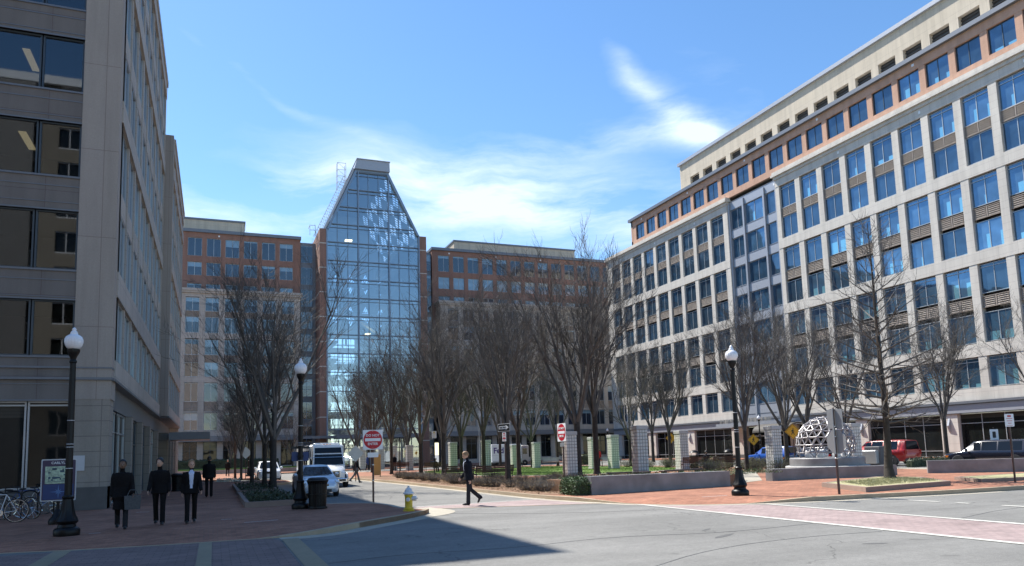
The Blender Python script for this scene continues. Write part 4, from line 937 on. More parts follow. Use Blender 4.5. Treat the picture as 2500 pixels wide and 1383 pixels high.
TREES = [  # proto, x, y, height, spin, label
 ('A', 2.85, 40.6, 12.8, .6, 'largest bare tree of the left planter, front one of its row beside the lamp'),
 ('D', 2.62, 43.8, 10.8, 2.2, 'second bare tree in the left planter row, just behind the largest'),
 ('B', 2.3, 51.5, 10.5, 4.0, 'third bare tree in the left planter row'),
 ('C', 2.1, 66, 8.5, 1.0, 'smaller bare tree on the left pavement beyond the planters'),
 ('B', 1.8, 73, 8.5, 2.9, 'last small bare tree of the left pavement row'),
 ('C', 2.0, 103, 7.5, 4.4, 'small bare tree on the grass bank before the shaded wing'),
 ('D', 9.6, 102, 8.0, .3, 'small bare tree at the right end of the grass bank'),
 ('B', 14.4, 36.7, 11.4, 5.2, 'bare tree right behind the one-way sign'),
 ('C', 13.5, 45.5, 12.2, 1.3, 'slim bare tree behind the long bench on the mulch bed'),
 ('A', 14.4, 54.5, 12.0, 3.5, 'wide bare tree left of the walking man, between two glass-block pillars'),
 ('C', 14.4, 64.5, 11.5, .9, 'bare tree behind the first red do-not-enter sign'),
 ('B', 14.6, 74, 12.0, 2.5, 'bare tree at the far west edge of the lawn'),
 ('A', 14.8, 84, 12.5, 4.1, 'bare tree near the white shuttle bus at the far end of the square'),
 ('D', 17.3, 90, 12.5, 5.0, 'far bare tree before the foot of the glass tower'),
 ('B', 22.5, 92, 12.0, 1.9, 'far bare tree just right of the tower foot'),
 ('C', 20.2, 82, 12.0, .2, 'bare tree between the two farthest glass-block pillars'),
 ('C', 21.6, 66.9, 13.0, 2.1, 'bare tree rising behind the walking man'),
 ('B', 20.3, 57, 12.5, 3.3, 'bare tree at the left edge of the lawn behind the bench'),
 ('C', 19.3, 47.1, 12.6, 5.8, 'bare tree on the near edge of the lawn, beside the one-way sign'),
 ('A', 21.4, 42.3, 15.4, 1.2, 'tallest bare tree, its trunk against the largest glass-block pillar'),
 ('B', 23.5, 43.8, 15.2, 4.6, 'second tallest bare tree, just right of the tallest'),
 ('D', 29.7, 69, 11.5, .8, 'bare tree in front of the white delivery truck'),
 ('C', 33.9, 71.8, 12.0, 3.0, 'bare tree right of the delivery truck on the far side of the lawn'),
 ('B', 30.5, 80, 12.5, 1.7, 'far bare tree behind the lawn centre'),
 ('A', 25, 84, 13, 2.8, 'far bare tree behind the flagpole'),
 ('D', 35.1, 58.9, 10.5, 5.5, 'low bare tree left of the widest glass-block pillar'),
 ('C', 42.3, 63.3, 13.2, 2.4, 'bare tree in front of the limestone block, behind the widest glass-block pillar'),
 ('B', 46.5, 73, 13.5, .5, 'bare tree by the far corner of the limestone block'),
 ('C', 31.1, 38.1, 10.8, 3.9, 'pale-trunked bare tree behind the sunny lamp post'),
 ('A', 39.2, 43.5, 12.4, 1.5, 'many-stemmed bare tree rising behind the geodesic dome'),
 ('C', 44.5, 47, 12.6, 5.1, 'bare tree left of the dome by the blue vehicle'),
 ('D', 43, 41.5, 11.5, .1, 'bare tree right of the dome behind the grey square sign back'),
 ('B', 49, 38.2, 11.8, 2.7, 'bare tree in front of the shop windows, right of the red vehicle'),
 ('A', 46.5, 28.6, 10.4, 4.9, 'bare tree at the right edge above the black vehicle'),
]
def dup_first(p, label, *a, **k): return dup(p, label, *a, **k)
used = set()
for p, x, y, h, rz, lab in TREES:
    s_ = h / 12.0; sc = (s_ * (1.0 if p != 'D' else .95), s_, s_)
    if p not in used:
        o = protos[p]; used.add(p); o['label'] = lab; o.location = (x, y, GZ - .02); o.rotation_euler = (0, 0, rz); o.scale = sc; o['group'] = GT
    else: dup(protos[p], lab, (x, y, GZ - .02), rz, sc, GT)
    if False: pass

def leaf_cloud(mb, n, fn, size, rnd, up=.3):
    for _ in range(n):
        p = Vector(fn()); a = Vector((rnd.gauss(0, 1), rnd.gauss(0, 1), rnd.gauss(0, 1) + up)).normalized(); b = a.orthogonal().normalized(); b.rotate(Matrix.Rotation(rnd.uniform(0, 6.28), 3, a)); c = a.cross(b); s = size * rnd.uniform(.6, 1.3)
        mb.add([tuple(p - b * s), tuple(p + c * s * .5), tuple(p + b * s), tuple(p - c * s * .5)], [(0, 1, 2, 3)])
def shrub_proto(seed, label, r, h, ntw, nlf, mats=('twig', 'dry_leaf'), lsz=.022):
    rnd = random.Random(seed); t = thing('dry_shrub', label, 'shrub'); a = MB(); b = MB()
    for _ in range(ntw):
        th = rnd.uniform(0, 6.28); q = rnd.random() ** .6; e = Vector((math.cos(th) * r * q, math.sin(th) * r * q, h * rnd.uniform(.55, 1.05) * (1 - .35 * q))); s = Vector((e.x * .35, e.y * .35, 0)); mid = s.lerp(e, .5) + Vector((rnd.gauss(0, .05), rnd.gauss(0, .05), .06))
        a.tube(tuple(s), tuple(mid), .007, .005, n=3, cap=False); a.tube(tuple(mid), tuple(e), .005, .003, n=3, cap=False)
        for _ in range(2):
            k = mid.lerp(e, rnd.random()); a.tube(tuple(k), tuple(k + Vector((rnd.gauss(0, .1), rnd.gauss(0, .1), rnd.uniform(.04, .16)))), .004, .002, n=3, cap=False)
    def fn():
        th = rnd.uniform(0, 6.28); q = rnd.random() ** .5; return (math.cos(th) * r * q, math.sin(th) * r * q, h * (1 - .4 * q * q) * rnd.uniform(.25, 1.0))
    leaf_cloud(b, nlf, fn, lsz, rnd); a.build('stems', mats[0], t); b.build('foliage', mats[1], t); return t
GS = 'dry twiggy shrubs in the mulch bed'
sh = shrub_proto(3, 'dry twiggy shrub in the mulch bed, in a loose row with others like it', .62, .50, 130, 420)
sh['group'] = GS; rnd = random.Random(8)
spots = [(12.6 + rnd.uniform(-.5, .9) + .0 * i, 27.4 + i * .95 + rnd.uniform(-.3, .3)) for i in range(29)] + [(15.0 + rnd.uniform(-.5, .5), 30.5 + i * 1.25) for i in range(9)] + [(17.4 + rnd.uniform(-.6, .6), 28.5 + i * 1.3) for i in range(8)]
sh.location = (*spots[0], GZ)
for x, y in spots[1:]: dup(sh, sh['label'], (x, y, GZ), rnd.uniform(0, 6), rnd.uniform(.75, 1.15), GS)
s2 = shrub_proto(4, 'low olive brown shrub, one of a loose drift between the square and the east street', .75, .8, 110, 700, lsz=.03, mats=('twig', 'olive_leaf')); s2['group'] = 'olive brown shrubs by the east street'
sp2 = [(30.6 + rnd.uniform(-.8, 1.0) + i * .25, 35.2 + (i * 1.7) % 11 + rnd.uniform(-.5, .5)) for i in range(12)] + [(34.5 + rnd.uniform(-1, 1), 46 + i * 1.6) for i in range(8)] + [(27.6, 37.5), (29.3, 39)]
s2.location = (*sp2[0], GZ)
for x, y in sp2[1:]: dup(s2, s2['label'], (x, y, GZ), rnd.uniform(0, 6), rnd.uniform(.7, 1.2), 'olive brown shrubs by the east street')
# clipped green hedge at the end of the granite wall
def hedge(name, label, x0, x1, y0, y1, z0, z1, m, n, sz, seed=2, cat='hedge'):
    rnd = random.Random(seed); a = MB(); cx, cy = (x0 + x1) / 2, (y0 + y1) / 2
    def fn():
        while True:
            p = [rnd.uniform(x0, x1), rnd.uniform(y0, y1), z0 + (z1 - z0) * rnd.random() ** .8]; u = abs(p[0] - cx) / (x1 - x0) * 2; v = abs(p[1] - cy) / (y1 - y0) * 2; w_ = (p[2] - z0) / (z1 - z0)
            if u ** 5 + v ** 5 + max(0, w_) ** 5 < 1.0 + rnd.uniform(-.3, .25) and max(u, v, w_) > .55: return p
    leaf_cloud(a, n, fn, sz, rnd); o = a.build('foliage', m)
    b = MB().bbox(x0 + .12, x1 - .12, y0 + .12, y1 - .12, z0, z1 - .12, .1); t = thing(name, label, cat, (cx, cy, z0)); o.parent = t; o.location = (-cx, -cy, -z0)
    q = b.build('stems', 'dark_leaf', t, (-cx, -cy, -z0)); return t
hedge('hedge', 'dense green clipped hedge at the left end of the long granite wall', 11.9, 12.75, 23.95, 25.4, GZ, .78, 'hedge_leaf', 5200, .035)
hedge('hedge', 'long dark hedge along the foot of the shaded wing behind the grass bank', -9, 8.6, 110, 111.4, .6, 2.0, 'dark_leaf', 3800, .14, 5)
hedge('hedge', 'low dark hedge behind the right-hand granite wall near the black vehicle', 38.2, 41.6, 32.0, 32.8, GZ, .72, 'dark_leaf', 1800, .05, 6)
hedge('hedge', 'yellow-green rounded bush on the far side of the lawn by the delivery truck', 36.3, 38.2, 71, 72.6, GZ, 1.3, 'olive_leaf', 1600, .07, 9, 'bush')
gc = MB(); rnd = random.Random(12)
leaf_cloud(gc, 5200, lambda: (rnd.uniform(12.9, 22.2), 24.75 + rnd.uniform(0, 1) * 3.2 + 0.03 * rnd.random(), .58 + rnd.random() ** 2 * .16), .03, rnd); tag(gc.build('ivy_cover', 'hedge_leaf'), kind='stuff')
struct('planting_bed', MB().prism([(12.8, 24.45), (19.6, 25.1), (22.4, 27.9), (12.8, 28.2)], GZ, .58), 'mulch')
g2 = MB(); leaf_cloud(g2, 3600, lambda: (rnd.uniform(1.15, 2.8), rnd.choice([rnd.uniform(27.5, 36.2), rnd.uniform(27.5, 31), rnd.uniform(38.1, 48.9)]), .24 + rnd.random() ** 2 * .26), .055, rnd); tag(g2.build('ground_cover', 'dark_leaf'), kind='stuff')
g3 = MB(); leaf_cloud(g3, 500, lambda: (rnd.uniform(.2, 1.8), rnd.uniform(58, 61), .2 + rnd.random() * .25), .06, rnd); tag(g3.build('flowers', 'pale_flower'), kind='stuff')
# kerbed planters
def planter(name, label, poly, h, w, m_k, m_in, inh):
    c = poly[0]; t = thing(name, label, 'planter', (c[0], c[1], GZ)); k = MB(); n = len(poly); q = poly + [poly[0]]
    cx = sum(p[0] for p in poly) / n; cy = sum(p[1] for p in poly) / n; inn = []
    for i in range(n):
        p = Vector(poly[i]); a = (Vector(poly[i - 1]) - p).normalized(); b = (Vector(poly[(i + 1) % n]) - p).normalized(); s_ = abs(a.x * b.y - a.y * b.x); inn.append(p + (a + b) * (w / max(s_, .3)))
    vs = [(*p, 0) for p in poly] + [(*p, h) for p in poly] + [(*p, h) for p in inn] + [(*p, 0) for p in inn]; fs = []
    for r_ in range(3):
        for i in range(n): j = (i + 1) % n; fs.append((r_ * n + i, r_ * n + j, (r_ + 1) * n + j, (r_ + 1) * n + i))
    k.add(vs, fs); k.build('kerb', m_k, t, (-c[0], -c[1], 0)); MB().prism([tuple(p) for p in inn], 0, inh).build('soil', m_in, t, (-c[0], -c[1], 0)); return t
planter('planter', 'kerbed bed of dark ivy around the front trees on the left pavement', [(1.0, 27.2), (2.95, 27.45), (2.95, 36.5), (1.0, 36.3)], .19, .15, 'kerb_brown', 'mulch', .12)
planter('planter', 'second kerbed ivy bed further along the left pavement', [(1.02, 37.9), (2.95, 37.9), (2.95, 49.1), (1.05, 48.9)], .19, .15, 'kerb_brown', 'mulch', .12)
p_ = planter('planter', 'kerbed bed of dry grass around the straight tree on the right', [(19.4, 18.1), (23.9, 18.6), (26.0, 21.5), (25.5, 23.2), (20.8, 21.4)], .16, .16, 'kerb_brown', 'grass_dry', .15)
planter('planter', 'small kerbed grass bed beside the signpost at the right edge', [(26.0, 19.0), (31.0, 18.6), (32, 21), (27.2, 21)], .12, .16, 'kerb_brown', 'grass_dry', .11)
rnd = random.Random(4); gg = MB()
def ingr():
    a, b = rnd.random(), rnd.random(); return (20.1 + a * 4.2 + b * 1.4, 18.6 + a * .6 + b * 3.2 * (.8 + .2 * a), GZ + .15)
for _ in range(2600):
    x, y, z = ingr(); dx, dy = rnd.gauss(0, .03), rnd.gauss(0, .03); gg.add([(x - .008, y, z), (x + .008, y, z), (x + dx, y + dy, z + rnd.uniform(.03, .10))], [(0, 1, 2)])
tag(gg.build('dry_grass', 'grass_dry'), kind='stuff')
lg_ = MB(); rnd = random.Random(6)
for _ in range(30000):
    t = rnd.uniform(0, 6.28); q = math.sqrt(rnd.random()); cx, cy = math.cos(t), math.sin(t)
    x = 26 + 8.6 * q * math.copysign(abs(cx) ** .7, cx); y = 59 + 14.6 * q * math.copysign(abs(cy) ** .7, cy); lg_.add([(x - .016, y, GZ + .01), (x + .016, y, GZ + .01), (x + rnd.gauss(0, .02), y, GZ + rnd.uniform(.025, .06))], [(0, 1, 2)])
tag(lg_.build('lawn_grass', 'lawn'), kind='stuff')
lt_ = MB(); leaf_cloud(lt_, 2500, lambda: (rnd.uniform(11.4, 13.4), rnd.uniform(26, 50), GZ + .01 + rnd.random() * .02), .03, rnd); tag(lt_.build('leaf_litter', 'dry_leaf'), kind='stuff')

# ------------------------------------------------------------------ street furniture
def plate_obj(name, m, parent, w, h, z, t=.006, loc=(0, 0), y=0.0, rnd_=.03):
    """upright plate facing local -y"""
    mb = MB(); n = 5; pts = []
    for cx, cz, a0 in ((w / 2 - rnd_, h / 2 - rnd_, 0), (-w / 2 + rnd_, h / 2 - rnd_, 90), (-w / 2 + rnd_, -h / 2 + rnd_, 180), (w / 2 - rnd_, -h / 2 + rnd_, 270)):
        for i in range(n): a = R(a0 + 90 * i / (n - 1)); pts.append((cx + rnd_ * math.cos(a), y, cz + rnd_ * math.sin(a)))
    mb.plate(pts, (0, 1, 0), t); return mb.build(name, m, parent, (loc[0], loc[1], z))
def disc(name, m, parent, r, z, y, t=.003, n=40, seg=None):
    mb = MB(); pts = [(r * math.cos(2 * math.pi * i / n), y, r * math.sin(2 * math.pi * i / n)) for i in range(n)]; mb.plate(pts, (0, 1, 0), t); return mb.build(name, m, parent, (0, 0, z))
def lamp(label, x, y, group='black globe street lamps'):
    t = thing('street_lamp', label, 'street lamp', (x, y, GZ), group=group)
    b = MB(); b.lathe([(.27, 0), (.28, .05), (.28, .13), (.255, .17), (.20, .20), (.185, .26), (.225, .30), (.235, .34), (.215, .38)], 20)
    b.lathe([(.215, .38), (.17, .46), (.135, .60), (.115, .74), (.105, .84)], 32, rib=.06, ribs=8); b.lathe([(.105, .84), (.125, .87), (.125, .90), (.095, .93)], 20); b.build('base', 'black_metal', t, smooth=True)
    p = MB(); p.lathe([(.078, .93), (.074, 2.0), (.068, 3.2), (.062, 4.06), (.08, 4.08), (.08, 4.12), (.06, 4.15), (.07, 4.20), (.12, 4.30), (.135, 4.35), (.135, 4.40), (.10, 4.41)], 16, rib=.035, ribs=8); p.build('pole', 'black_metal', t, smooth=True)
    r = MB()
    for z in (1.55, 2.05, 2.12, 2.68): r.lathe([(.077, z), (.0805, z + .004), (.0805, z + .012), (.077, z + .016)], 16)
    r.build('band', 'plaque', t)
    g = MB(); g.lathe([(0.0984, 4.4008), (0.1394, 4.426), (0.1763, 4.4848), (0.2009, 4.5688), (0.1968, 4.636), (0.1681, 4.7032), (0.1148, 4.7452), (0.082, 4.762), (0.082, 4.783), (0.0697, 4.8208), (0.0451, 4.846), (0.041, 4.8628), (0.0492, 4.8796), (0.0369, 4.9048), (0.0098, 4.93)], 40, rib=.025, ribs=20); g.build('globe', 'white_globe', t, smooth=True)
    return t
L0 = lamp('black street lamp with white globe, nearest on the left beside the map board', -3.18, 20.27)
for lab, x, y in [('black street lamp with white globe behind the round litter bin', 2.62, 25.2), ('black street lamp with white globe standing in sun on the red paving', 15.89, 19.88),
                  ('black street lamp among the trunks of the left planter', 3.0, 43.2), ('distant street lamp beyond the planters on the left pavement', 3.2, 78.8),
                  ('street lamp before the canopy of the sunlit limestone block', 57.0, 67.3), ('street lamp before the shop windows behind the straight tree', 57.0, 50.2), ('farthest street lamp, by the far corner of the limestone block', 58, 104)]:
    dup(L0, lab, (x, y, GZ))
# litter bin, slatted
def bin_(label, x, y, hood=False):
    t = thing('litter_bin', label, 'litter bin', (x, y, GZ)); b = MB(); n = 36
    for i in range(n):
        a = 2 * math.pi * i / n; c, s_ = math.cos(a), math.sin(a); w_ = .018
        for (r0, z0), (r1, z1) in zip([(.27, .06), (.285, .45), (.30, .78)], [(.285, .45), (.30, .78), (.345, .90)]):
            b.add([(c * r0 + s_ * w_, s_ * r0 - c * w_, z0), (c * r0 - s_ * w_, s_ * r0 + c * w_, z0), (c * r1 - s_ * w_, s_ * r1 + c * w_, z1), (c * r1 + s_ * w_, s_ * r1 - c * w_, z1),
                   (c * (r0 - .012) + s_ * w_, s_ * (r0 - .012) - c * w_, z0), (c * (r0 - .012) - s_ * w_, s_ * (r0 - .012) + c * w_, z0), (c * (r1 - .012) - s_ * w_, s_ * (r1 - .012) + c * w_, z1), (c * (r1 - .012) + s_ * w_, s_ * (r1 - .012) - c * w_, z1)],
                  [(0, 1, 2, 3), (7, 6, 5, 4), (1, 5, 6, 2), (0, 3, 7, 4)])
    b.lathe([(.30, .0), (.31, .03), (.30, .08), (.26, .09)], 28); b.lathe([(.335, .88), (.355, .89), (.355, .91), (.335, .92)], 28); b.lathe([(.285, .44), (.297, .45), (.297, .48), (.285, .49)], 28); b.build('basket', 'black_metal', t)
    MB().lathe([(.245, .05), (.25, .80), (.23, .82)], 24).build('liner', 'plastic_grey', t, smooth=True)
    if hood: MB().lathe([(.36, 1.15), (.30, 1.24), (.12, 1.33), (.02, 1.35)], 24).build('hood', 'black_metal', t, smooth=True); MB().tube((-.28, 0, .9), (-.28, 0, 1.18), .015).tube((.28, 0, .9), (.28, 0, 1.18), .015).build('hood_bracket', 'black_metal', t)
    else: MB().lathe([(.33, .92), (.29, .97), (.22, 1.0), (.16, .985)], 28).build('rim', 'black_metal', t, smooth=True)
bin_('round black slatted litter bin in front of the middle street lamp', 3.12, 24.85)
bin_('hooded black litter bin left of the two dark benches by the east street', 33.4, 46.8, True)
bin_('hooded black litter bin right of the two dark benches by the east street', 35.6, 45.6, True)
bin_('dark litter bin on the left pavement behind the man in the white shirt', -1.9, 46.0)
# fire hydrant
t = thing('fire_hydrant', 'yellow fire hydrant with white cap on the pavement corner', 'fire hydrant', (5.32, 21.6, GZ), R(-20))
MB().lathe([(.17, 0), (.175, .03), (.16, .04), (.115, .05), (.11, .09), (.112, .42), (.125, .44), (.125, .47), (.11, .48)], 24).build('barrel', 'hydrant_yellow', t, smooth=True)
MB().lathe([(.11, .48), (.155, .49), (.16, .515), (.15, .53), (.12, .55), (.11, .60), (.075, .655), (.035, .675), (.03, .69), (.035, .70), (.03, .735), (.005, .74)], 24).build('cap', 'hydrant_white', t, smooth=True)
MB().tube((0, -.08, .34), (0, -.19, .34), .055, .055, 12).tube((0, -.19, .34), (0, -.225, .34), .065, .05, 8).tube((0, -.225, .34), (0, -.25, .34), .018, .018, 5).build('nozzle', 'hydrant_white', t, smooth=True)
MB().tube((.08, 0, .36), (.20, 0, .36), .07, .07, 12).tube((.20, 0, .36), (.235, 0, .36), .082, .065, 8).tube((.235, 0, .36), (.265, 0, .36), .02, .02, 5).build('nozzle', 'hydrant_white', t, smooth=True)
MB().lathe([(.135, .05), (.14, .06), (.14, .085), (.13, .095)], 16).build('flange', 'hydrant_yellow', t, smooth=True)
# signs
def post(parent, h, m='pole_brown', r=.035, name='post'): return MB().tube((0, 0, 0), (0, 0, h), r, r, 10).tube((0, 0, h), (0, 0, h + .03), r * 1.25, r * .8, 10).build(name, m, parent, smooth=True)
def dne(label, x, y, ztop, rz, w=.76):
    t = thing('traffic_sign', label, 'sign', (x, y, GZ), rz); post(t, ztop - .06); zc = ztop - w / 2
    plate_obj('panel', 'white_paint', t, w, w, zc, y=-.055); disc('red_disc', 'red_sign', t, w * .47, zc, -.0585)
    plate_obj('bar', 'white_paint', t, w * .78, w * .15, zc, t=.003, y=-.062, rnd_=.004)
    lettering('DO NOT', w * .17, 'white_paint', t, (0, -.064, zc + w * .215), bold=.002); lettering('ENTER', w * .17, 'white_paint', t, (0, -.064, zc - w * .215), bold=.002)
    for z in (-.43, .43): MB().tube((0, -.066, 0), (0, -.055, 0), .012, .012, 6).build('bolt', 'chrome', t, (0, 0, zc + z * w))
    return t
d1 = dne('square red and white DO NOT ENTER sign facing the street, on a brown post', 5.26, 26.54, 2.56, R(-13), .70)
plate_obj('number_plate', 'white_paint', d1, .38, .17, 1.67, y=-.05); MB().lathe([(.045, 0), (.05, .03), (.05, .07), (.045, .10)], 10).build('clamp', 'black_metal', d1, (0, 0, 1.6))
for z in (.75, 1.3): MB().lathe([(.037, 0), (.043, .01), (.043, .03), (.037, .04)], 10).build('band', 'rim', d1, (0, 0, z))
d2 = dne('narrow-looking red DO NOT ENTER sign turned sideways, beside the clipped hedge', 13.16, 27.31, 2.72, R(-88), .73); plate_obj('number_plate', 'sign_back', d2, .34, .16, 1.86, y=-.05)
t = thing('traffic_sign', 'black and white ONE WAY arrow sign over a small red-lettered parking plate', 'sign', (13.28, 34.12, GZ), R(-74)); post(t, 3.02)
plate_obj('panel', 'black_paint', t, .92, .34, 2.83, y=-.055); plate_obj('border', 'white_paint', t, .96, .38, 2.83, y=-.05, t=.004)
MB().plate([(-.38, 0, -.075), (.16, 0, -.075), (.16, 0, -.12), (.40, 0, 0), (.16, 0, .12), (.16, 0, .075), (-.38, 0, .075)], (0, 1, 0), .003).build('arrow', 'white_paint', t, (0, -.0585, 2.83)); lettering('ONE WAY', .115, 'black_paint', t, (-.08, -.062, 2.83), bold=.003)
def park(t, z, m_='red_sign', y=-.045, x=0.0):
    plate_obj('parking_plate', 'white_paint', t, .305, .457, z, y=y, loc=(x, 0)); 
    mk = MB()
    for i, (w_, h_) in enumerate(((.12, .06), (.20, .018), (.18, .018), (.12, .018), (.2, .01))): mk.box(-w_ / 2, w_ / 2, -.001, .001, .15 - i * .085 - h_ / 2, .15 - i * .085 + h_ / 2)
    mk.build('print', m_, t, (x, y - .005, z))
park(t, 2.38); plate_obj('parking_plate', 'red_sign', t, .24, .06, 2.30, y=-.049, t=.003)
t = thing('parking_sign', 'small parking sign on a thin dark post between trunks left of the walking man', 'sign', (13.13, 46.28, GZ), R(-20)); post(t, 3.1, 'black_metal', .03); park(t, 2.88, 'hydrant_yellow')
t = thing('sign_post', 'thin dark bare post in the mulch bed right of the first red sign', 'post', (12.57, 53.6, GZ)); post(t, 2.9, 'black_metal', .03)
t = thing('traffic_sign', 'back of a grey square and an octagonal sign on one brown post before the dome', 'sign', (18.23, 18.05, GZ), R(92)); post(t, 2.68, r=.04)
plate_obj('panel', 'sign_back', t, .61, .61, 2.36, y=-.06); mb = MB(); mb.plate([(.40 * math.cos(R(22.5 + 45 * i)), 0, .40 * math.sin(R(22.5 + 45 * i))) for i in range(8)], (0, 1, 0), .006); mb.build('panel', 'sign_back', t, (0, -.06, 1.63))
for z in (1.1, 1.78, 2.1): MB().lathe([(.042, 0), (.05, .01), (.05, .03), (.042, .04)], 10).build('band', 'rim', t, (0, 0, z))
MB().box(-.03, .03, .02, .05, 1.25, 2.68).build('backing_bar', 'sign_back', t)
t = thing('parking_sign', 'white parking sign on a brown post at the right edge of the red paving', 'sign', (26.68, 18.23, GZ), R(-30)); post(t, 2.45); park(t, 2.22); 
t = thing('parking_sign', 'small white parking sign seen against the shop windows above the black vehicle', 'sign', (44.2, 31.2, GZ), R(-40)); post(t, 2.2, 'black_metal', .03); plate_obj('parking_plate', 'white_paint', t, .45, .66, 1.78, y=-.045); plate_obj('letter', 'black_paint', t, .18, .38, 1.78, y=-.049, t=.003)
def walkman(mb, s=1.0):
    mb.ball((0.02 * s, 0, .21 * s), .05 * s, 10, 6, 1, .12, 1); P = lambda pts: mb.plate([(x * s, 0, z * s) for x, z in pts], (0, 1, 0), .004)
    P([(-.05, .14), (.06, .14), (.05, -.05), (-.05, -.05)]); P([(-.05, -.05), (.03, -.05), (-.10, -.26), (-.16, -.25)]); P([(-.01, -.05), (.05, -.05), (.13, -.26), (.07, -.27)]); P([(-.05, .14), (-.02, .10), (-.13, -.02), (-.16, .01)]); P([(.05, .13), (.07, .09), (.15, .02), (.13, -.01)]); return mb
def diamond(label, x, y, zc, w, rz, m='yellow_sign', fig=True, nm='crossing_sign', posth=None):
    t = thing(nm, label, 'sign', (x, y, GZ), rz); post(t, zc + .2 if posth is None else posth, 'pole_brown', .03); r = w * .707; zc -= GZ
    MB().plate([(r, 0, 0), (0, 0, r), (-r, 0, 0), (0, 0, -r)], (0, 1, 0), .006).build('panel', m, t, (0, -.055, zc))
    if fig:
        q = r * .9; b = MB(); P4 = [(q, 0), (0, q), (-q, 0), (0, -q)]; I4 = [(a * .95, c * .95) for a, c in P4]
        for i in range(4): j = (i + 1) % 4; b.plate([(P4[i][0], 0, P4[i][1]), (P4[j][0], 0, P4[j][1]), (I4[j][0], 0, I4[j][1]), (I4[i][0], 0, I4[i][1])], (0, 1, 0), .002)
        b.build('border', 'black_paint', t, (0, -.058, zc)); walkman(MB(), w * 1.1).build('walking_figure', 'black_paint', t, (0, -.061, zc))
    return t
diamond('yellow diamond pedestrian crossing sign left of the dome', 37.07, 40.4, 2.57, .76, R(-38))
diamond('yellow diamond crossing sign half hidden by a trunk before the limestone shop windows', 43.0, 64.05, 2.66, .76, R(-30))
diamond('yellow diamond crossing sign behind the post of the far lamp by the awning', 47.4, 56.9, 2.2, .76, R(-35))
diamond('grey back of a diamond sign standing right of the white bus', 8.69, 49.68, 1.96, .76, R(0), 'sign_back', False, 'traffic_sign')
diamond('grey back of a diamond sign far down the left pavement', 2.57, 69.52, 2.38, .76, R(0), 'sign_back', False, 'traffic_sign')
t = thing('notice_board', 'plain tan upright board standing behind the first red sign', 'board', (11.9, 58.5, GZ)); MB().bbox(-.3, .3, -.03, .03, .12, 1.75, .01).build('panel', 'board_tan', t); MB().box(-.28, -.22, -.02, .02, 0, .12).box(.22, .28, -.02, .02, 0, .12).build('feet', 'iron', t)
t = thing('street_name_sign', 'dark sign panel and name blade strapped behind the middle street lamp', 'sign', (2.62, 25.2, GZ)); plate_obj('name_blade', 'black_paint', t, .58, .08, 1.98, y=.10); plate_obj('panel', 'map_navy', t, .54, .30, 1.69, y=.10); MB().lathe([(.094, 1.66), (.10, 1.67), (.10, 1.72), (.094, 1.73)], 12).build('clamp', 'black_metal', t)
# map board
t = thing('map_board', 'purple framed area map board headed CARLYLE behind the nearest lamp', 'sign', (-4.07, 24.41, GZ), R(6))
b = MB(); b.lathe([(.22, 0), (.23, .08), (.20, .16), (.14, .22), (.09, .36), (.05, .42)], 16); b.build('base', 'black_metal', t, smooth=True); MB().tube((0, 0, .4), (0, 0, 1.85), .04, .04, 10).build('post', 'black_metal', t)
zc = 1.23; plate_obj('frame', 'plaque', t, .86, 1.17, zc, y=-.075, t=.03); plate_obj('panel', 'map_purple', t, .80, 1.11, zc, y=-.079, t=.003); plate_obj('map', 'map_green', t, .66, .48, zc + .14, y=-.083, t=.003, rnd_=.01); plate_obj('lower_panel', 'map_navy', t, .74, .42, zc - .33, y=-.083, t=.003, rnd_=.01)
st = MB()
for k in range(8):
    a = R(45 * k); l_ = .21 if k % 2 == 0 else .10; st.plate([(0, 0, 0), (.03 * math.cos(a + .6), 0, .03 * math.sin(a + .6)), (l_ * math.cos(a), 0, l_ * math.sin(a)), (.03 * math.cos(a - .6), 0, .03 * math.sin(a - .6))], (0, 1, 0), .002)
st.build('compass_star', 'map_star', t, (0, -.086, zc - .33)); ink = MB(); rnd = random.Random(5); ink.box(-.28, .22, -.0012, .0008, -.19, -.182).box(-.24, -.232, -.0012, .0008, -.18, .18)
for i in range(16): x, z = rnd.uniform(-.26, .2), rnd.uniform(-.18, .16); ink.box(x, x + rnd.uniform(.03, .12), -.001, .001, z, z + rnd.uniform(.015, .06))
ink.build('map_blocks', 'map_ink', t, (0, -.0862, zc + .14)); lettering('CARLYLE', .095, 'white_paint', t, (0, -.084, zc + .475), bold=.001)
# flagpole, cabinet
t = thing('flagpole', 'tall grey flagpole with a limp flag far behind the walking man', 'flagpole', (31.6, 90.3, GZ)); MB().tube((0, 0, 0), (0, 0, 7.8), .07, .035, 10).ball((0, 0, 7.86), .08).build('pole', 'sign_back', t, smooth=True)
fb = MB()
for i in range(6): a0, a1 = i * .06, (i + 1) * .06; fb.add([(.05 + a0, .04 * (i % 2), 7.5 - i * .05), (.05 + a1, .04 * ((i + 1) % 2), 7.45 - i * .05), (.05 + a1 * .8, .04 * ((i + 1) % 2), 6.2 + i * .03), (.05 + a0 * .8, .04 * (i % 2), 6.17 + i * .03)], [(0, 1, 2, 3)])
fb.build('flag', 'plaque', t)
t = thing('utility_cabinet', 'dark utility cabinet with pale end, left of the red vehicle', 'cabinet', (38.3, 34.6, GZ), R(12)); MB().bbox(-.6, .6, -.5, .5, .1, 1.28, .03).build('body', 'plastic_grey', t); MB().bbox(-.95, -.62, -.45, .45, .25, 1.05, .03).build('end_panel', 'sign_back', t); MB().box(-.55, .55, -.52, -.501, .2, 1.2).box(-.01, .01, -.53, -.521, .2, 1.2).build('door', 'plastic_grey', t); MB().box(-.6, .6, -.45, .45, 0, .1).build('plinth', 'concrete', t)
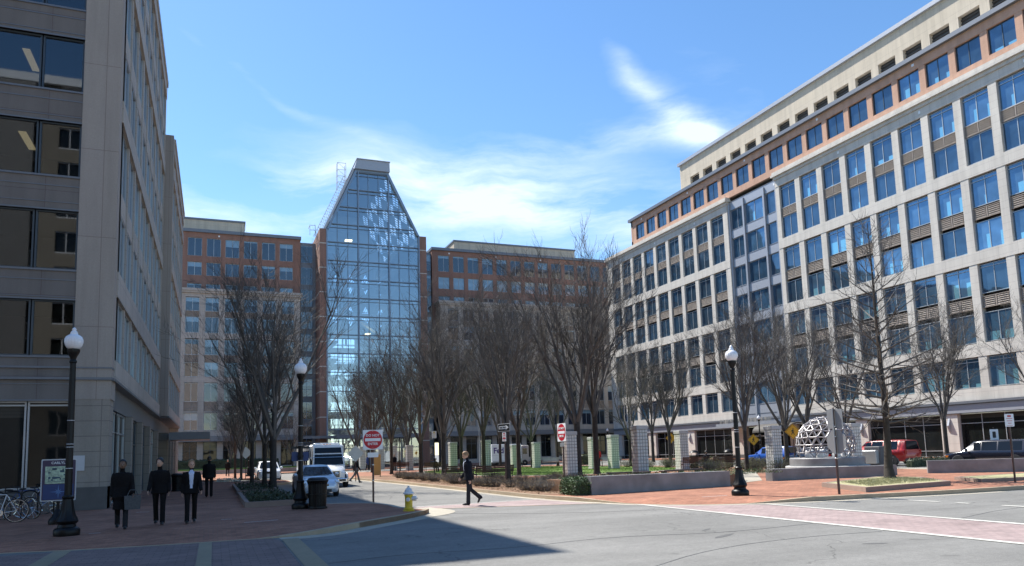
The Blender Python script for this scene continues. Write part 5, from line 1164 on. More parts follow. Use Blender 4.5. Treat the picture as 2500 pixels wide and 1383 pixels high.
# glass block pillars
def pillar_proto():
    t = thing('glass_block_pillar', 'x', 'pillar'); w, h, n, m_ = .70, 2.5, 4, 13; a = MB(); j = MB().bbox(-w / 2 + .015, w / 2 - .015, -w / 2 + .015, w / 2 - .015, 0, h, .02); j.build('grout_core', 'block_joint', t)
    for s_ in range(4):
        c, q = math.cos(s_ * math.pi / 2), math.sin(s_ * math.pi / 2); tf = lambda x, y, z: (c * x - q * y, q * x + c * y, z); cw, ch = w / n, h / m_
        for i in range(n):
            for k in range(m_):
                x0, x1, z0, z1 = -w / 2 + i * cw + .014, -w / 2 + (i + 1) * cw - .014, k * ch + .014, (k + 1) * ch - .014; y0, y1 = -w / 2 + .015, -w / 2; b = .012
                a.add([tf(x0, y0, z0), tf(x1, y0, z0), tf(x1, y0, z1), tf(x0, y0, z1), tf(x0 + b, y1, z0 + b), tf(x1 - b, y1, z0 + b), tf(x1 - b, y1, z1 - b), tf(x0 + b, y1, z1 - b)], [(4, 5, 6, 7), (0, 1, 5, 4), (1, 2, 6, 5), (2, 3, 7, 6), (3, 0, 4, 7)])
    o = a.build('glass_blocks', 'block_glass', t); MB().bbox(-w / 2 - .03, w / 2 + .03, -w / 2 - .03, w / 2 + .03, h, h + .22, .02).build('cap', 'granite_pale', t); MB().bbox(-w / 2 - .04, w / 2 + .04, -w / 2 - .04, w / 2 + .04, 0, .06, .01).build('base', 'granite', t); return t
PP = pillar_proto(); GP = 'glass block pillars ringing the lawn'
for i, (x, y, s_, lab) in enumerate([(20.5, 41.66, 1.02, 'glass-block pillar just right of the sideways red sign, behind the hedge'), (25.24, 41.15, 1.12, 'widest glass-block pillar, standing above the long granite wall'), (22.81, 63.4, 1.02, 'glass-block pillar right of the walking man, left of the delivery truck'),
    (21.18, 68.3, 1.0, 'glass-block pillar just left of the walking man'), (29.14, 66.6, .92, 'glass-block pillar at the right end of the delivery truck'), (28.27, 70.2, .86, 'small glass-block pillar in front of the delivery truck body'), (19.28, 77.7, .98, 'glass-block pillar half hidden by the tree left of the seated figure'),
    (18.2, 80.5, .98, 'glass-block pillar right of the standing dark figure'), (17.13, 93.1, 1.05, 'farthest glass-block pillar, left of the first red sign'), (18.5, 88.5, 1.0, 'glass-block pillar partly behind the first red sign'), (29.79, 56.0, .98, 'glass-block pillar left of the red-clothed figure'), (30.7, 54.2, 1.02, 'glass-block pillar right of the red-clothed figure'),
    (31.12, 45.07, 1.02, 'glass-block pillar left of the dark benches before the shop windows'), (31.68, 36.24, 1.0, 'glass-block pillar in front of the blue vehicle'), (35.6, 33.9, 1.0, 'glass-block pillar directly right of the dome')]):
    if i == 0: PP['label'] = lab; PP['group'] = GP; PP.location = (x, y, GZ); PP.scale = (s_,) * 3
    else: dup(PP, lab, (x, y, GZ), 0, s_, GP)
# granite walls
def gwall(label, pts, h, w=.45, parts_=4):
    t = thing('granite_wall', label, 'wall', (*pts[0], GZ)); a = MB(); A = pts; Bp = offset_line(pts, w); n = len(pts); vs = []
    for i in range(n):
        hh = h[0] + (h[1] - h[0]) * i / (n - 1); vs += [(*A[i], -.02), (*A[i], hh), (*Bp[i], hh), (*Bp[i], -.02)]
    fs = []
    for i in range(n - 1):
        for k in range(4): j = (k + 1) % 4; fs.append((4 * i + k, 4 * i + 4 + k, 4 * i + 4 + j, 4 * i + j))
    fs += [(0, 1, 2, 3), (4 * n - 1, 4 * n - 2, 4 * n - 3, 4 * n - 4)]; a.add(vs, fs); a.build('body', 'granite', t, (-pts[0][0], -pts[0][1], 0)); return t
gwall('long low grey granite wall with the clipped hedge at its left end', [(12.62, 23.98), (19.27, 24.68)], (.66, .60))
gwall('low grey granite wall curving in front of the dome', smooth_line([(22.9, 26.4), (25.2, 26.35), (26.8, 25.7), (28.3, 24.85)], 2), (.52, .50))
gwall('short grey granite wall behind the straight tree, right of the dome', smooth_line([(28.0, 26.4), (28.9, 26.2), (29.7, 25.8)], 1), (.50, .48))
gwall('low grey granite wall at right with a pale left end, before the black vehicle', [(31.95, 26.0), (33.4, 24.5), (35.1, 23.0)], (.60, .62))
# geodesic dome on its drum
t = thing('sculpture', 'open steel geodesic dome of struts on a round grey granite drum', 'sculpture', (28.15, 28.5, GZ)); MB().lathe([(1.95, 0), (1.95, .48), (1.92, .50)], 48).build('step', 'granite_pale', t, smooth=True); MB().lathe([(1.74, .50), (1.74, .86), (1.70, .90)], 48).build('drum', 'granite', t, smooth=True)
import bmesh
bm = bmesh.new(); bmesh.ops.create_icosphere(bm, subdivisions=3, radius=1.36); bm.verts.ensure_lookup_table(); sb = MB(); ctr = .90 + .62
rot_ = Matrix.Rotation(.35, 3, 'Z')
for e_ in bm.edges:
    a, b = rot_ @ e_.verts[0].co, rot_ @ e_.verts[1].co
    if a.z < -.66 or b.z < -.66: continue
    sb.tube((a.x, a.y, a.z + ctr), (b.x, b.y, b.z + ctr), .032, n=6)
nb = sb
for v in bm.verts:
    p = rot_ @ v.co
    if p.z >= -.66: nb.ball((p.x, p.y, p.z + ctr), .062, 8, 5)
nb.build('struts', 'steel', t, smooth=True); bm.free()
for k in range(7): a = 2 * math.pi * k / 7; MB().lathe([(.17, 0), (.20, .12), (.15, .34), (.05, .40)], 14).build('foot_dome', 'white_paint', t, (.85 * math.cos(a), .85 * math.sin(a), .90), smooth=True)
# benches
def bench(label, x, y, rz, L=1.85, m='bench_wood', group=None):
    t = thing('bench', label, 'bench', (x, y, GZ), rz, group)
    s_ = MB(); b = MB()
    for k in range(5): s_.box(-L / 2, L / 2, -.25 + k * .1, -.25 + k * .1 + .08, .43, .46)
    for k in range(4): z = .52 + k * .1; yy = .26 + k * .03; b.add([(-L / 2, yy, z), (L / 2, yy, z), (L / 2, yy + .025, z + .085), (-L / 2, yy + .025, z + .085), (-L / 2, yy + .03, z), (L / 2, yy + .03, z), (L / 2, yy + .055, z + .085), (-L / 2, yy + .055, z + .085)], [(0, 1, 2, 3), (7, 6, 5, 4), (3, 2, 6, 7), (0, 4, 5, 1), (0, 3, 7, 4), (1, 5, 6, 2)])
    s_.build('seat', m, t); b.build('backrest', m, t)
    for x_ in (-L / 2 + .06, 0, L / 2 - .06):
        f = MB(); f.tube((x_, -.24, 0), (x_, -.24, .44), .022, n=6).tube((x_, .24, .0), (x_, .27, .5), .022, n=6).tube((x_, .27, .5), (x_, .40, .93), .018, n=6).tube((x_, -.25, .41), (x_, .26, .41), .02, n=6)
        if x_: f.tube((x_, -.24, .44), (x_, -.22, .66), .018, n=6).tube((x_, -.24, .66), (x_, .31, .66), .02, n=6)
        f.build('leg', 'iron', t)
    return t
bench('dark slatted bench seen from behind, left one in the bed behind the walking man', 13.75, 43.2, R(180)); bench('long dark slatted bench seen from behind, right of the walking man', 14.7, 39.8, R(180), 2.3)
bench('dark bench seen from behind, left one of the pair before the shop windows', 30.6, 42.9, R(165), 1.9); bench('dark bench seen from behind, right one of the pair before the shop windows', 31.9, 41.3, R(165), 1.9)
bench('pale bench on the far side of the lawn right of the delivery truck', 32.9, 71.4, R(-25), 1.8, 'bench_pale'); bench('pale bench on the far side of the lawn before the delivery truck', 29.9, 74.2, R(-20), 1.8, 'bench_pale'); bench('pale bench by the lawn left of the widest glass-block pillar', 33.4, 59.4, R(-35), 1.8, 'bench_pale'); bench('dark bench far left of the lawn with a seated figure', 18.7, 66.0, R(150), 1.8)
bench('dark empty bench far left beside a standing figure', 17.9, 76.0, R(170), 1.8)
def flat_bench(label, a, b, z=.30):
    t = thing('flat_bench', label, 'bench', (*a, GZ)); d = Vector((b[0] - a[0], b[1] - a[1])); L = d.length; t.rotation_euler = (0, 0, math.atan2(d.y, d.x)); MB().bbox(0, L, -.22, .22, .36, .44, .02).build('seat', 'bench_wood', t)
    for x_ in (.2, L / 2, L - .2): MB().box(x_ - .04, x_ + .04, -.18, .18, 0, .36).build('leg', 'iron', t)
flat_bench('long reddish backless bench behind the granite wall, left one', (18.6, 33.6), (20.8, 33.0)); flat_bench('long reddish backless bench behind the granite wall, right one', (21.6, 33.2), (24.3, 33.6))
# pavement inlays
for x0, x1, y0, rz in [(.75, 1.62, 20.9, .3), (.2, .48, 22.4, .1), (14.6, 15.6, 20.15, .0), (-2.75, -2.5, 20.4, 0), (-2.4, -2.0, 27.9, 0)]:
    a = MB(); a.add([(x0, y0, GZ + .003), (x1, y0 + rz * (x1 - x0), GZ + .003), (x1, y0 + rz * (x1 - x0) + .06, GZ + .003), (x0, y0 + .06, GZ + .003)], [(0, 1, 2, 3)]); struct('paving_inlay', a, 'plaque')
struct('pavement', MB().prism([(-40, 69), (3.3, 69), (3.6, 70), (3.6, 91), (-40, 91)], -.05, GZ), 'brick_paving')
# bicycles
def bicycle(label, x, y, rz, lean, m):
    t = thing('bicycle', label, 'bicycle', (x, y, GZ), 0); t.rotation_euler = (lean, 0, rz); w = .34
    for cx in (-.52, .52):
        a = MB(); N = 28
        for i in range(N): p = [(cx + w * math.cos(2 * math.pi * k / N), 0, w + w * math.sin(2 * math.pi * k / N)) for k in (i, i + 1)]; a.tube(p[0], p[1], .016, n=5, cap=False)
        o = a.build('wheel', 'tyre' if m != 'rim' else 'rim', t); s_ = MB()
        for i in range(14): q = 2 * math.pi * i / 14; s_.tube((cx, 0, w), (cx + w * .96 * math.cos(q), 0, w + w * .96 * math.sin(q)), .0025, n=3, cap=False)
        s_.tube((cx, -.04, w), (cx, .04, w), .02, n=6); r_ = MB()
        for i in range(N): p = [(cx + (w - .022) * math.cos(2 * math.pi * k / N), 0, w + (w - .022) * math.sin(2 * math.pi * k / N)) for k in (i, i + 1)]; r_.tube(p[0], p[1], .009, n=4, cap=False)
        r_.build('rim', 'rim', o); s_.build('spokes', 'chrome', o)
    f = MB(); bb, st, hd, hd2 = (-.08, 0, .28), (-.22, 0, .82), (.36, 0, .84), (.40, 0, .66)
    for a_, b_, r_ in ((bb, st, .016), (st, hd, .016), (bb, hd2, .018), (hd, hd2, .018), (bb, (-.52, 0, w), .011), (st, (-.52, 0, w), .010), (hd2, (.52, 0, w), .014)): f.tube(a_, b_, r_, n=7)
    f.build('frame', m, t); MB().tube(hd, (.33, 0, .98), .014, n=6).tube((.33, -.27, 1.0), (.33, .27, 1.0), .012, n=6).build('handlebar', 'black_metal', t); MB().tube(st, (-.25, 0, .93), .013, n=6).ball((-.26, 0, .95), .12, 10, 6, 1.1, .55, .25).build('saddle', 'black_paint', t)
    MB().lathe([(.09, -.01), (.09, .01)], 16, axis='y', c=bb).tube((bb[0], .06, bb[2]), (bb[0] + .12, .06, bb[2] - .11), .01, n=5).box(bb[0] + .08, bb[0] + .17, .04, .12, bb[2] - .13, bb[2] - .11).build('crank', 'chrome', t)
bicycle('bicycle with pale-rimmed wheels, nearest at the left edge of the rack', -5.95, 26.3, R(168), .10, 'hydrant_white'); bicycle('dark bicycle in the middle of the parked group under the shop window', -5.7, 27.6, R(150), -.12, 'black_paint'); bicycle('silver-framed bicycle just left of the map board', -5.25, 28.7, R(25), .14, 'rim'); bicycle('dark bicycle against the wall behind the others', -5.9, 29.7, R(5), .08, 'cloth_blue')
t = thing('bicycle_rack', 'black bent-tube rack holding the parked bicycles', 'rack', (-5.6, 28.2, GZ)); a = MB()
for k in range(5):
    x_ = -1 + k * .45; a.tube((x_, -.1, 0), (x_, -.1, .72), .025, n=6)
    for i in range(6): t0, t1 = math.pi * i / 6, math.pi * (i + 1) / 6; a.tube((x_ + .225 - .225 * math.cos(t0), -.1, .72 + .14 * math.sin(t0)), (x_ + .225 - .225 * math.cos(t1), -.1, .72 + .14 * math.sin(t1)), .025, n=6)
a.build('hoops', 'black_metal', t)

# ------------------------------------------------------------------ vehicles
def wheel(parent, x, y, r, w=.2, side=1, rimm='rim'):
    a = MB(); a.lathe([(r * .62, -w / 2), (r * .93, -w / 2), (r, -w / 2 + .03), (r, w / 2 - .03), (r * .93, w / 2), (r * .62, w / 2)], 28, axis='y'); o = a.build('wheel', 'tyre', parent, (x, y, r), smooth=True)
    b = MB(); yo = side * (w / 2 - .02); b.lathe([(r * .64, min(yo, yo - side * .1)), (r * .64, max(yo, yo - side * .1))], 24, axis='y')
    for k in range(5): q = 2 * math.pi * k / 5 + .3; b.add([(math.cos(q - .22) * r * .12, yo + side * .022, math.sin(q - .22) * r * .12), (math.cos(q - .13) * r * .62, yo + side * .012, math.sin(q - .13) * r * .62), (math.cos(q + .13) * r * .62, yo + side * .012, math.sin(q + .13) * r * .62), (math.cos(q + .22) * r * .12, yo + side * .022, math.sin(q + .22) * r * .12)], [(0, 1, 2, 3), (3, 2, 1, 0)])
    b.lathe([(r * .14, yo), (r * .12, yo + side * .03)] if side > 0 else [(r * .12, yo + side * .03), (r * .14, yo)], 12, axis='y'); b.build('rim', rimm, o)
    return o
def loft_car(parent, st, m, glass_rng, ws, rw, belt_in=.05):
    """st: stations (x, half width, z bottom, z shoulder, roof half width, z roof)  - roof==shoulder where there is no cabin"""
    secs = []
    for x, w, zb, zs, wr, zr in st:
        cab = zr > zs + .02; c = []
        c += [(x, w * .90, zb), (x, w * .985, zb + (zs - zb) * .22), (x, w, zb + (zs - zb) * .55), (x, w * .975, zs - .04), (x, w * (.94), zs)]
        c += [(x, wr, zr - .07), (x, wr * .90, zr - .015), (x, 0, zr + .012)] if cab else [(x, w * .90, zs + .015), (x, w * .7, zs + .03), (x, 0, zs + .04)]
        secs.append(c)
    a = MB(); n = len(secs[0]); vs = []
    for c in secs: vs += c + [(p[0], -p[1], p[2]) for p in c[-2::-1]]
    k = 2 * n - 1; fs = []
    for i in range(len(secs) - 1):
        for j in range(k - 1): fs.append((i * k + j, i * k + j + 1, (i + 1) * k + j + 1, (i + 1) * k + j))
        fs.append((i * k + k - 1, i * k, (i + 1) * k, (i + 1) * k + k - 1))
    fs.append(tuple(range(k - 1, -1, -1))); fs.append(tuple(range((len(secs) - 1) * k, len(secs) * k))); fs = [f[::-1] for f in fs]
    a.add(vs, fs); o = a.build('body', m, parent, smooth=True)
    def quad(A, B_, C, D, sh, off): # shrink and lift a pane
        A, B_, C, D = map(Vector, (A, B_, C, D)); c = (A + B_ + C + D) / 4; nrm = (B_ - A).cross(D - A).normalized()
        if nrm.dot(c - Vector((c.x * .5, 0, .6))) < 0: nrm = -nrm
        q = [p + (c - p).normalized() * sh + nrm * off for p in (A, B_, C, D)]; g = MB(); g.plate([tuple(p) for p in q], tuple(-nrm), .006); return g
    for s_ in (1, -1):
        for i in glass_rng:
            P = lambda i_, j_: (secs[i_][j_][0], secs[i_][j_][1] * s_, secs[i_][j_][2]); quad(P(i, 4), P(i + 1, 4), P(i + 1, 5), P(i, 5), .045, .006).build('side_window', 'car_glass', parent)
    for nm_, i in (('windscreen', ws), ('rear_window', rw)):
        if i is None: continue
        A, B_ = secs[i], secs[i + 1]; lo, hi = (A, B_) if A[5][2] < B_[5][2] else (B_, A)
        quad((lo[4][0], lo[4][1] * .90, lo[4][2] + .05), (lo[4][0], -lo[4][1] * .90, lo[4][2] + .05), (hi[6][0], -hi[6][1] * .97, hi[6][2] - .02), (hi[6][0], hi[6][1] * .97, hi[6][2] - .02), .04, .04).build(nm_, 'car_glass', parent)
    return secs
def arches(parent, xs, w, r, m='plastic_grey'):
    for x in xs:
        for s_ in (1, -1):
            a = MB(); N = 12; p = []
            for i in range(N + 1): t_ = math.pi * i / N; p.append((x + r * math.cos(t_), r * math.sin(t_)))
            a.plate([(x_, s_ * (w + .004), r * .88 + z_ * .95 - .02) for x_, z_ in p] + [(x - r, s_ * (w + .004), .22), (x + r, s_ * (w + .004), .22)], (0, -s_, 0), .10); a.build('wheel_arch', m, parent)
def sedan(nm_, label, x, y, rz, m, L=4.8, w=.9, h=1.44, plate=True, cat='car'):
    t = thing(nm_, label, cat, (x, y, 0), rz); f = L / 2
    st = [(f, w * .70, .32, .58, 0, 0), (f - .10, w * .86, .22, .66, 0, 0), (f - .45, w * .97, .20, .76, 0, 0), (f - 1.0, w, .19, .84, 0, 0), (f - 1.35, w, .19, .90, w * .86, .92), (f - 1.95, w, .19, .93, w * .72, h - .08), (f - 2.4, w, .19, .95, w * .70, h), (f - 3.3, w, .19, .97, w * .69, h - .02), (f - 3.7, w, .19, .98, w * .70, h - .12), (f - 4.25, w * .98, .20, 1.0, w * .8, 1.03), (-f + .12, w * .93, .24, 1.0, 0, 0), (-f, w * .80, .35, .92, 0, 0)]
    st = [(a, b, c, d, e if e else b * .9, g if g else d) for a, b, c, d, e, g in st]
    loft_car(t, st, m, (5, 6), 4, 8); arches(t, (f - .95, -f + 1.05), w - .015, .36, 'black_paint')
    for xx in (f - .95, -f + 1.05):
        for s_ in (1, -1): wheel(t, xx, s_ * (w - .09), .33, .2, s_)
    for s_ in (1, -1):
        MB().ball((f - .24, s_ * .70, .66), .20, 14, 8, 1.0, .75, .42).build('headlight', 'headlight', t, smooth=True)
        MB().ball((f - 1.75, s_ * (w + .08), 1.0), .10, 10, 6, .6, 1, .7).build('mirror', m, t, smooth=True); MB().box(-f - .005, -f + .16, s_ * .5, s_ * .80, .72, .88).build('taillight', 'taillight', t)
    MB().box(f - .02, f + .015, -.32, .32, .50, .60).build('grille', 'black_paint', t); MB().box(f - .06, f + .02, -.45, .45, .24, .36).build('lower_intake', 'black_paint', t); MB().box(f - .01, f + .03, -.26, .26, .385, .47).build('number_plate', 'white_paint', t); MB().box(f + .016, f + .024, -.30, .30, .545, .56).build('grille_trim', 'chrome', t)
    return t
sedan('parked_car', 'silver blue saloon car parked facing us behind the litter bin', 4.42, 36.3, R(-90), 'car_silver', w=.86)
def wagon(nm_, label, x, y, rz, m, L=4.7, w=.93, h=1.8, hood=1.05, cat='car', roofbars=False, r=.37, boxy=.0, lights=True):
    t = thing(nm_, label, cat, (x, y, 0), rz); f = L / 2; zb = .30 if h > 1.6 else .2; zs = h * .60
    st = [(f, w * .78, zb + .12, zs * .74), (f - .12, w * .92, zb, zs * .84), (f - .6, w * .99, zb, zs * .92), (f - hood, w, zb, zs * .97), (f - hood - .12, w, zb, zs, w * .86, zs + .04), (f - hood - .75, w, zb, zs + .01, w * .77, h - .05), (f - hood - 1.2, w, zb, zs + .02, w * .76, h), (f - hood - 2.1, w, zb, zs + .02, w * .76, h), (-f + .55, w, zb, zs + .02, w * .75, h - .01), (-f + .22 - boxy * .1, w * .985, zb, zs + .02, w * .74, h - .05), (-f + .04, w * .95, zb + .05, zs - .02, w * .85, zs + .01), (-f, w * .9, zb + .12, zs - .12)]
    st = [(s_ + (s_[1] * .9, s_[3])) if len(s_) == 4 else s_ for s_ in st]
    loft_car(t, st, m, (5, 6, 7), 4, 9); arches(t, (f - .9, -f + .95), w - .015, r + .05, 'plastic_grey')
    for xx in (f - .9, -f + .95):
        for s_ in (1, -1): wheel(t, xx, s_ * (w - .10), r, .22, s_)
    for s_ in (1, -1):
        MB().box(f - .28, f - .02, s_ * w * .55, s_ * w * .86, zs * .64, zs * .80).build('headlight', 'headlight', t); MB().box(f - .34, f - .08, s_ * w * .87, s_ * w * .93, zs * .64, zs * .76).build('indicator', 'amber', t)
        MB().box(-f - .01, -f + .10, s_ * w * .74, s_ * w * .96, zs * .72, zs + .0).build('taillight', 'taillight', t); MB().ball((f - hood - .45, s_ * (w + .10), zs + .08), .12, 10, 6, .6, 1, .8).build('mirror', m, t, smooth=True)
        MB().box(-f + .8, f - 1.3, s_ * (w + .002), s_ * (w + .012), zb + .28, zb + .33).build('side_trim', 'chrome' if m != 'car_red' else 'plastic_grey', t)
        if roofbars: MB().box(-f + .5, f - hood - 1.0, s_ * w * .66, s_ * w * .70, h + .04, h + .08).build('roof_rail', 'black_metal', t)
    if roofbars: MB().box(-f + .9, -f + .95, -w * .7, w * .7, h + .081, h + .11).box(-f + 1.9, -f + 1.95, -w * .7, w * .7, h + .081, h + .11).build('roof_rack', 'black_metal', t)
    MB().box(f - .03, f + .02, -w * .5, w * .5, zs * .62, zs * .8).build('grille', 'black_paint', t); MB().box(f - .05, f + .03, -.26, .26, zb + .1, zb + .2).build('number_plate', 'white_paint', t); MB().box(-f - .04, -f + .1, -w * .9, w * .9, zb + .02, zb + .2).build('rear_bumper', 'plastic_grey', t)
    return t
wagon('people_carrier', 'white people carrier parked behind the trunks of the left planter', 4.2, 66.0, R(-90), 'car_white', L=4.7, w=.93, h=1.6)
wagon('off_road_car', 'bright red boxy off-road car with roof rack, behind the straight tree', 44.2, 39.6, R(97), 'car_red', L=4.8, w=.95, h=1.78, roofbars=True, r=.40, boxy=1)
wagon('parked_car', 'blue high-riding car facing left behind the glass-block pillar', 43.4, 49.9, R(100), 'car_blue', L=4.5, w=.9, h=1.55, r=.35)
wagon('parked_car', 'black car between the glass-block pillar and the dome', 42.4, 44.4, R(98), 'car_black', L=4.4, w=.88, h=1.45, r=.34)
wagon('people_carrier', 'glossy black people carrier at the right edge before the shop windows', 43.2, 30.6, R(100), 'car_black', L=5.0, w=.97, h=1.60, hood=1.0)
# shuttle bus with truck-type bonnet
t = thing('shuttle_bus', 'white shuttle bus with truck-style bonnet coming toward us behind the silver car', 'bus', (6.38, 48.9, 0), R(-90), scale=.86); W2 = 1.15; f = 5.4
b = MB(); b.bbox(-6, f - 2.6, -W2 - .05, W2 + .05, .75, 2.95, .12); b.build('body', 'car_white', t)
cb = MB(); z0, z1 = 1.0, 2.86; cb.add([(f - 2.62, -W2 + .02, z0), (f - 1.45, -W2 + .05, z0), (f - 1.45, W2 - .05, z0), (f - 2.62, W2 - .02, z0), (f - 2.62, -W2 + .02, z1), (f - 2.05, -W2 + .18, z1), (f - 2.05, W2 - .18, z1), (f - 2.62, W2 - .02, z1), (f - 1.5, -W2 + .06, 1.50), (f - 1.5, W2 - .06, 1.50)],
        [(0, 3, 2, 1), (4, 5, 6, 7), (0, 1, 8, 5, 4), (3, 7, 6, 9, 2), (1, 2, 9, 8), (8, 9, 6, 5), (0, 4, 7, 3)]); cb.build('cab', 'car_white', t)
def on_ws(y0, y1, s0, s1, off=.012):
    A = Vector((f - 1.5, 0, 1.50)); D = Vector((f - 2.05, 0, z1)) - A; n_ = Vector((D.z, 0, -D.x)).normalized() * off; q = []
    for y_, s_ in ((y0, s0), (y1, s0), (y1, s1), (y0, s1)): p = A + D * s_ + n_; q.append((p.x, y_ * (1 - .11 * s_), p.z))
    return MB().plate(q, tuple(-n_), .008)
on_ws(-1.0, 1.0, .03, .56).build('windscreen', 'car_glass', t); on_ws(-1.0, 1.0, .62, .90).build('upper_window', 'car_glass', t)
hd = MB(); P = [(f - 1.48, .98, 1.52), (f - .25, .80, 1.28), (f - .02, .74, 1.12), (f, .74, .62), (f - .9, 1.05, .58), (f - 1.48, 1.08, .58)]; hw = [(f - 1.48, 1.0, 1.54, .6), (f - .8, .90, 1.44, .6), (f - .25, .78, 1.30, .6), (f - .03, .70, 1.12, .62)]; vs = []
for x_, w_, z_, zb_ in hw: vs += [(x_, -w_ - .12, zb_), (x_, -w_ - .10, z_ - .22), (x_, -w_ + .06, z_ - .05), (x_, 0, z_ + .03), (x_, w_ - .06, z_ - .05), (x_, w_ + .10, z_ - .22), (x_, w_ + .12, zb_)]
fs = [(i * 7 + j, (i + 1) * 7 + j, (i + 1) * 7 + j + 1, i * 7 + j + 1) for i in range(3) for j in range(6)] + [tuple(range(21, 28))]; hd.add(vs, [q[::-1] for q in fs[:-1]] + [fs[-1]]); hd.build('bonnet', 'car_white', t, smooth=True)
gm = MB().box(f - .04, f + .015, -.50, .50, .72, 1.10); gm.build('grille', 'black_paint', t); gt = MB()
for k in range(3): gt.box(f + .016, f + .024, -.46, .46, .80 + k * .1, .807 + k * .1)
gt.box(f + .016, f + .032, -.02, .02, .72, 1.10).box(f - .01, f + .02, -.54, -.505, .70, 1.12).box(f - .01, f + .02, .505, .54, .70, 1.12).box(f - .01, f + .02, -.54, .54, 1.101, 1.14); gt.build('grille_bars', 'chrome', t)
for s_ in (1, -1):
    MB().ball((f - .16, s_ * .80, .95), .16, 12, 8, .7, .9, .75).build('headlight', 'headlight', t, smooth=True); MB().ball((f - .75, s_ * 1.08, .60), .5, 16, 8, 1.0, .22, .85).build('wing', 'car_white', t, smooth=True)
    m_ = MB().bbox(f - 1.15, f - 1.0, s_ * 1.45 - .09, s_ * 1.45 + .09, 1.45, 1.95, .02).tube((f - 1.55, s_ * 1.05, 2.05), (f - 1.1, s_ * 1.45, 2.0), .02, n=6).tube((f - 1.1, s_ * 1.45, 2.0), (f - 1.1, s_ * 1.45, 1.3), .018, n=6).tube((f - 1.1, s_ * 1.45, 1.3), (f - 1.6, s_ * 1.08, 1.25), .018, n=6); m_.build('mirror', 'chrome', t)
    for xx, r_ in ((f - .75, .46), (-3.6, .46)): wheel(t, xx, s_ * (W2 - .14), r_, .28, s_)
    cd = MB()
    for k in range(6): cd.add([(f - 3.7 - k * 1.2, s_ * (W2 + .056), 1.55), (f - 2.75 - k * 1.2, s_ * (W2 + .056), 1.55), (f - 2.75 - k * 1.2, s_ * (W2 + .056), 2.55), (f - 3.7 - k * 1.2, s_ * (W2 + .056), 2.55)], [(0, 1, 2, 3), (3, 2, 1, 0)])
    cd.build('side_windows', 'car_glass', t); MB().plate([(f - 2.55, s_ * (W2 + .004), 1.45), (f - 1.75, s_ * (W2 - .03), 1.45), (f - 2.05, s_ * (W2 - .12), 2.5), (f - 2.55, s_ * (W2 - .01), 2.5)], (0, -s_, 0), .01).build('door_window', 'car_glass', t)
    MB().box(f - 2.6, f - 1.5, s_ * (W2 - .2), s_ * (W2 + .02), .5, 1.0).build('step', 'chrome', t)
MB().tube((f - 1.55, -1.25, 2.06), (f - 1.55, 1.25, 2.06), .018, n=6).build('crossbar', 'chrome', t)
bp = MB().bbox(f - .12, f + .12, -1.05, 1.05, .38, .62, .05); bp.build('bumper', 'chrome', t); MB().box(f + .121, f + .13, -.9, -.45, .42, .56).box(f + .121, f + .13, .45, .9, .42, .56).box(f + .121, f + .13, -.2, .2, .44, .55).build('bumper_slot', 'black_paint', t)
MB().box(-6, f - .6, -.8, .8, .35, .75).build('chassis', 'plastic_grey', t); MB().box(f - 2.5, f - 2.4, -.25, -.17, 2.95, 3.0).box(f - 2.5, f - 2.4, -.04, .04, 2.95, 3.0).box(f - 2.5, f - 2.4, .17, .25, 2.95, 3.0).build('marker_lamp', 'amber', t)
MB().bbox(f - 3.6, f - 2.7, -.9, .9, 2.951, 3.08, .06).build('roof_hatch', 'car_white', t)
# delivery truck
t = thing('delivery_truck', 'white box delivery truck with large dark blue letters behind the lawn', 'truck', (33.9, 86.6, 0), R(0)); MB().bbox(-2.4, 1.55, -1.1, 1.1, .55, 2.72, .04).build('box_body', 'truck_white', t)
MB().bbox(1.56, 2.6, -1.0, 1.0, .5, 2.55, .10).build('cab', 'truck_tan', t); MB().box(1.75, 2.3, -1.012, -1.0005, 1.45, 2.15).build('door_window', 'car_glass', t); MB().box(2.601, 2.61, -.85, .85, 1.45, 2.2).build('windscreen', 'car_glass', t); MB().box(-2.3, 1.5, -1.115, -1.1005, .62, .70).build('side_rail', 'sign_back', t)
MB().box(-2.38, 1.52, -1.112, -1.1005, 1.38, 1.40).build('panel_seam', 'sign_back', t)
for xx in (-1.4, 2.0):
    for s_ in (1, -1): wheel(t, xx, s_ * .9, .38, .22, s_)
MB().box(-2.3, 2.4, -.7, .7, .3, .55).build('chassis', 'plastic_grey', t); lettering('Fed', .95, 'logo_purple', t, (-1.5, -1.106, 1.93), bold=.03); lettering('Ex', .95, 'amber', t, (.08, -1.106, 1.93), bold=.028); lettering('FedEx', .22, 'logo_purple', t, (2.02, -1.006, 2.3), bold=.004)

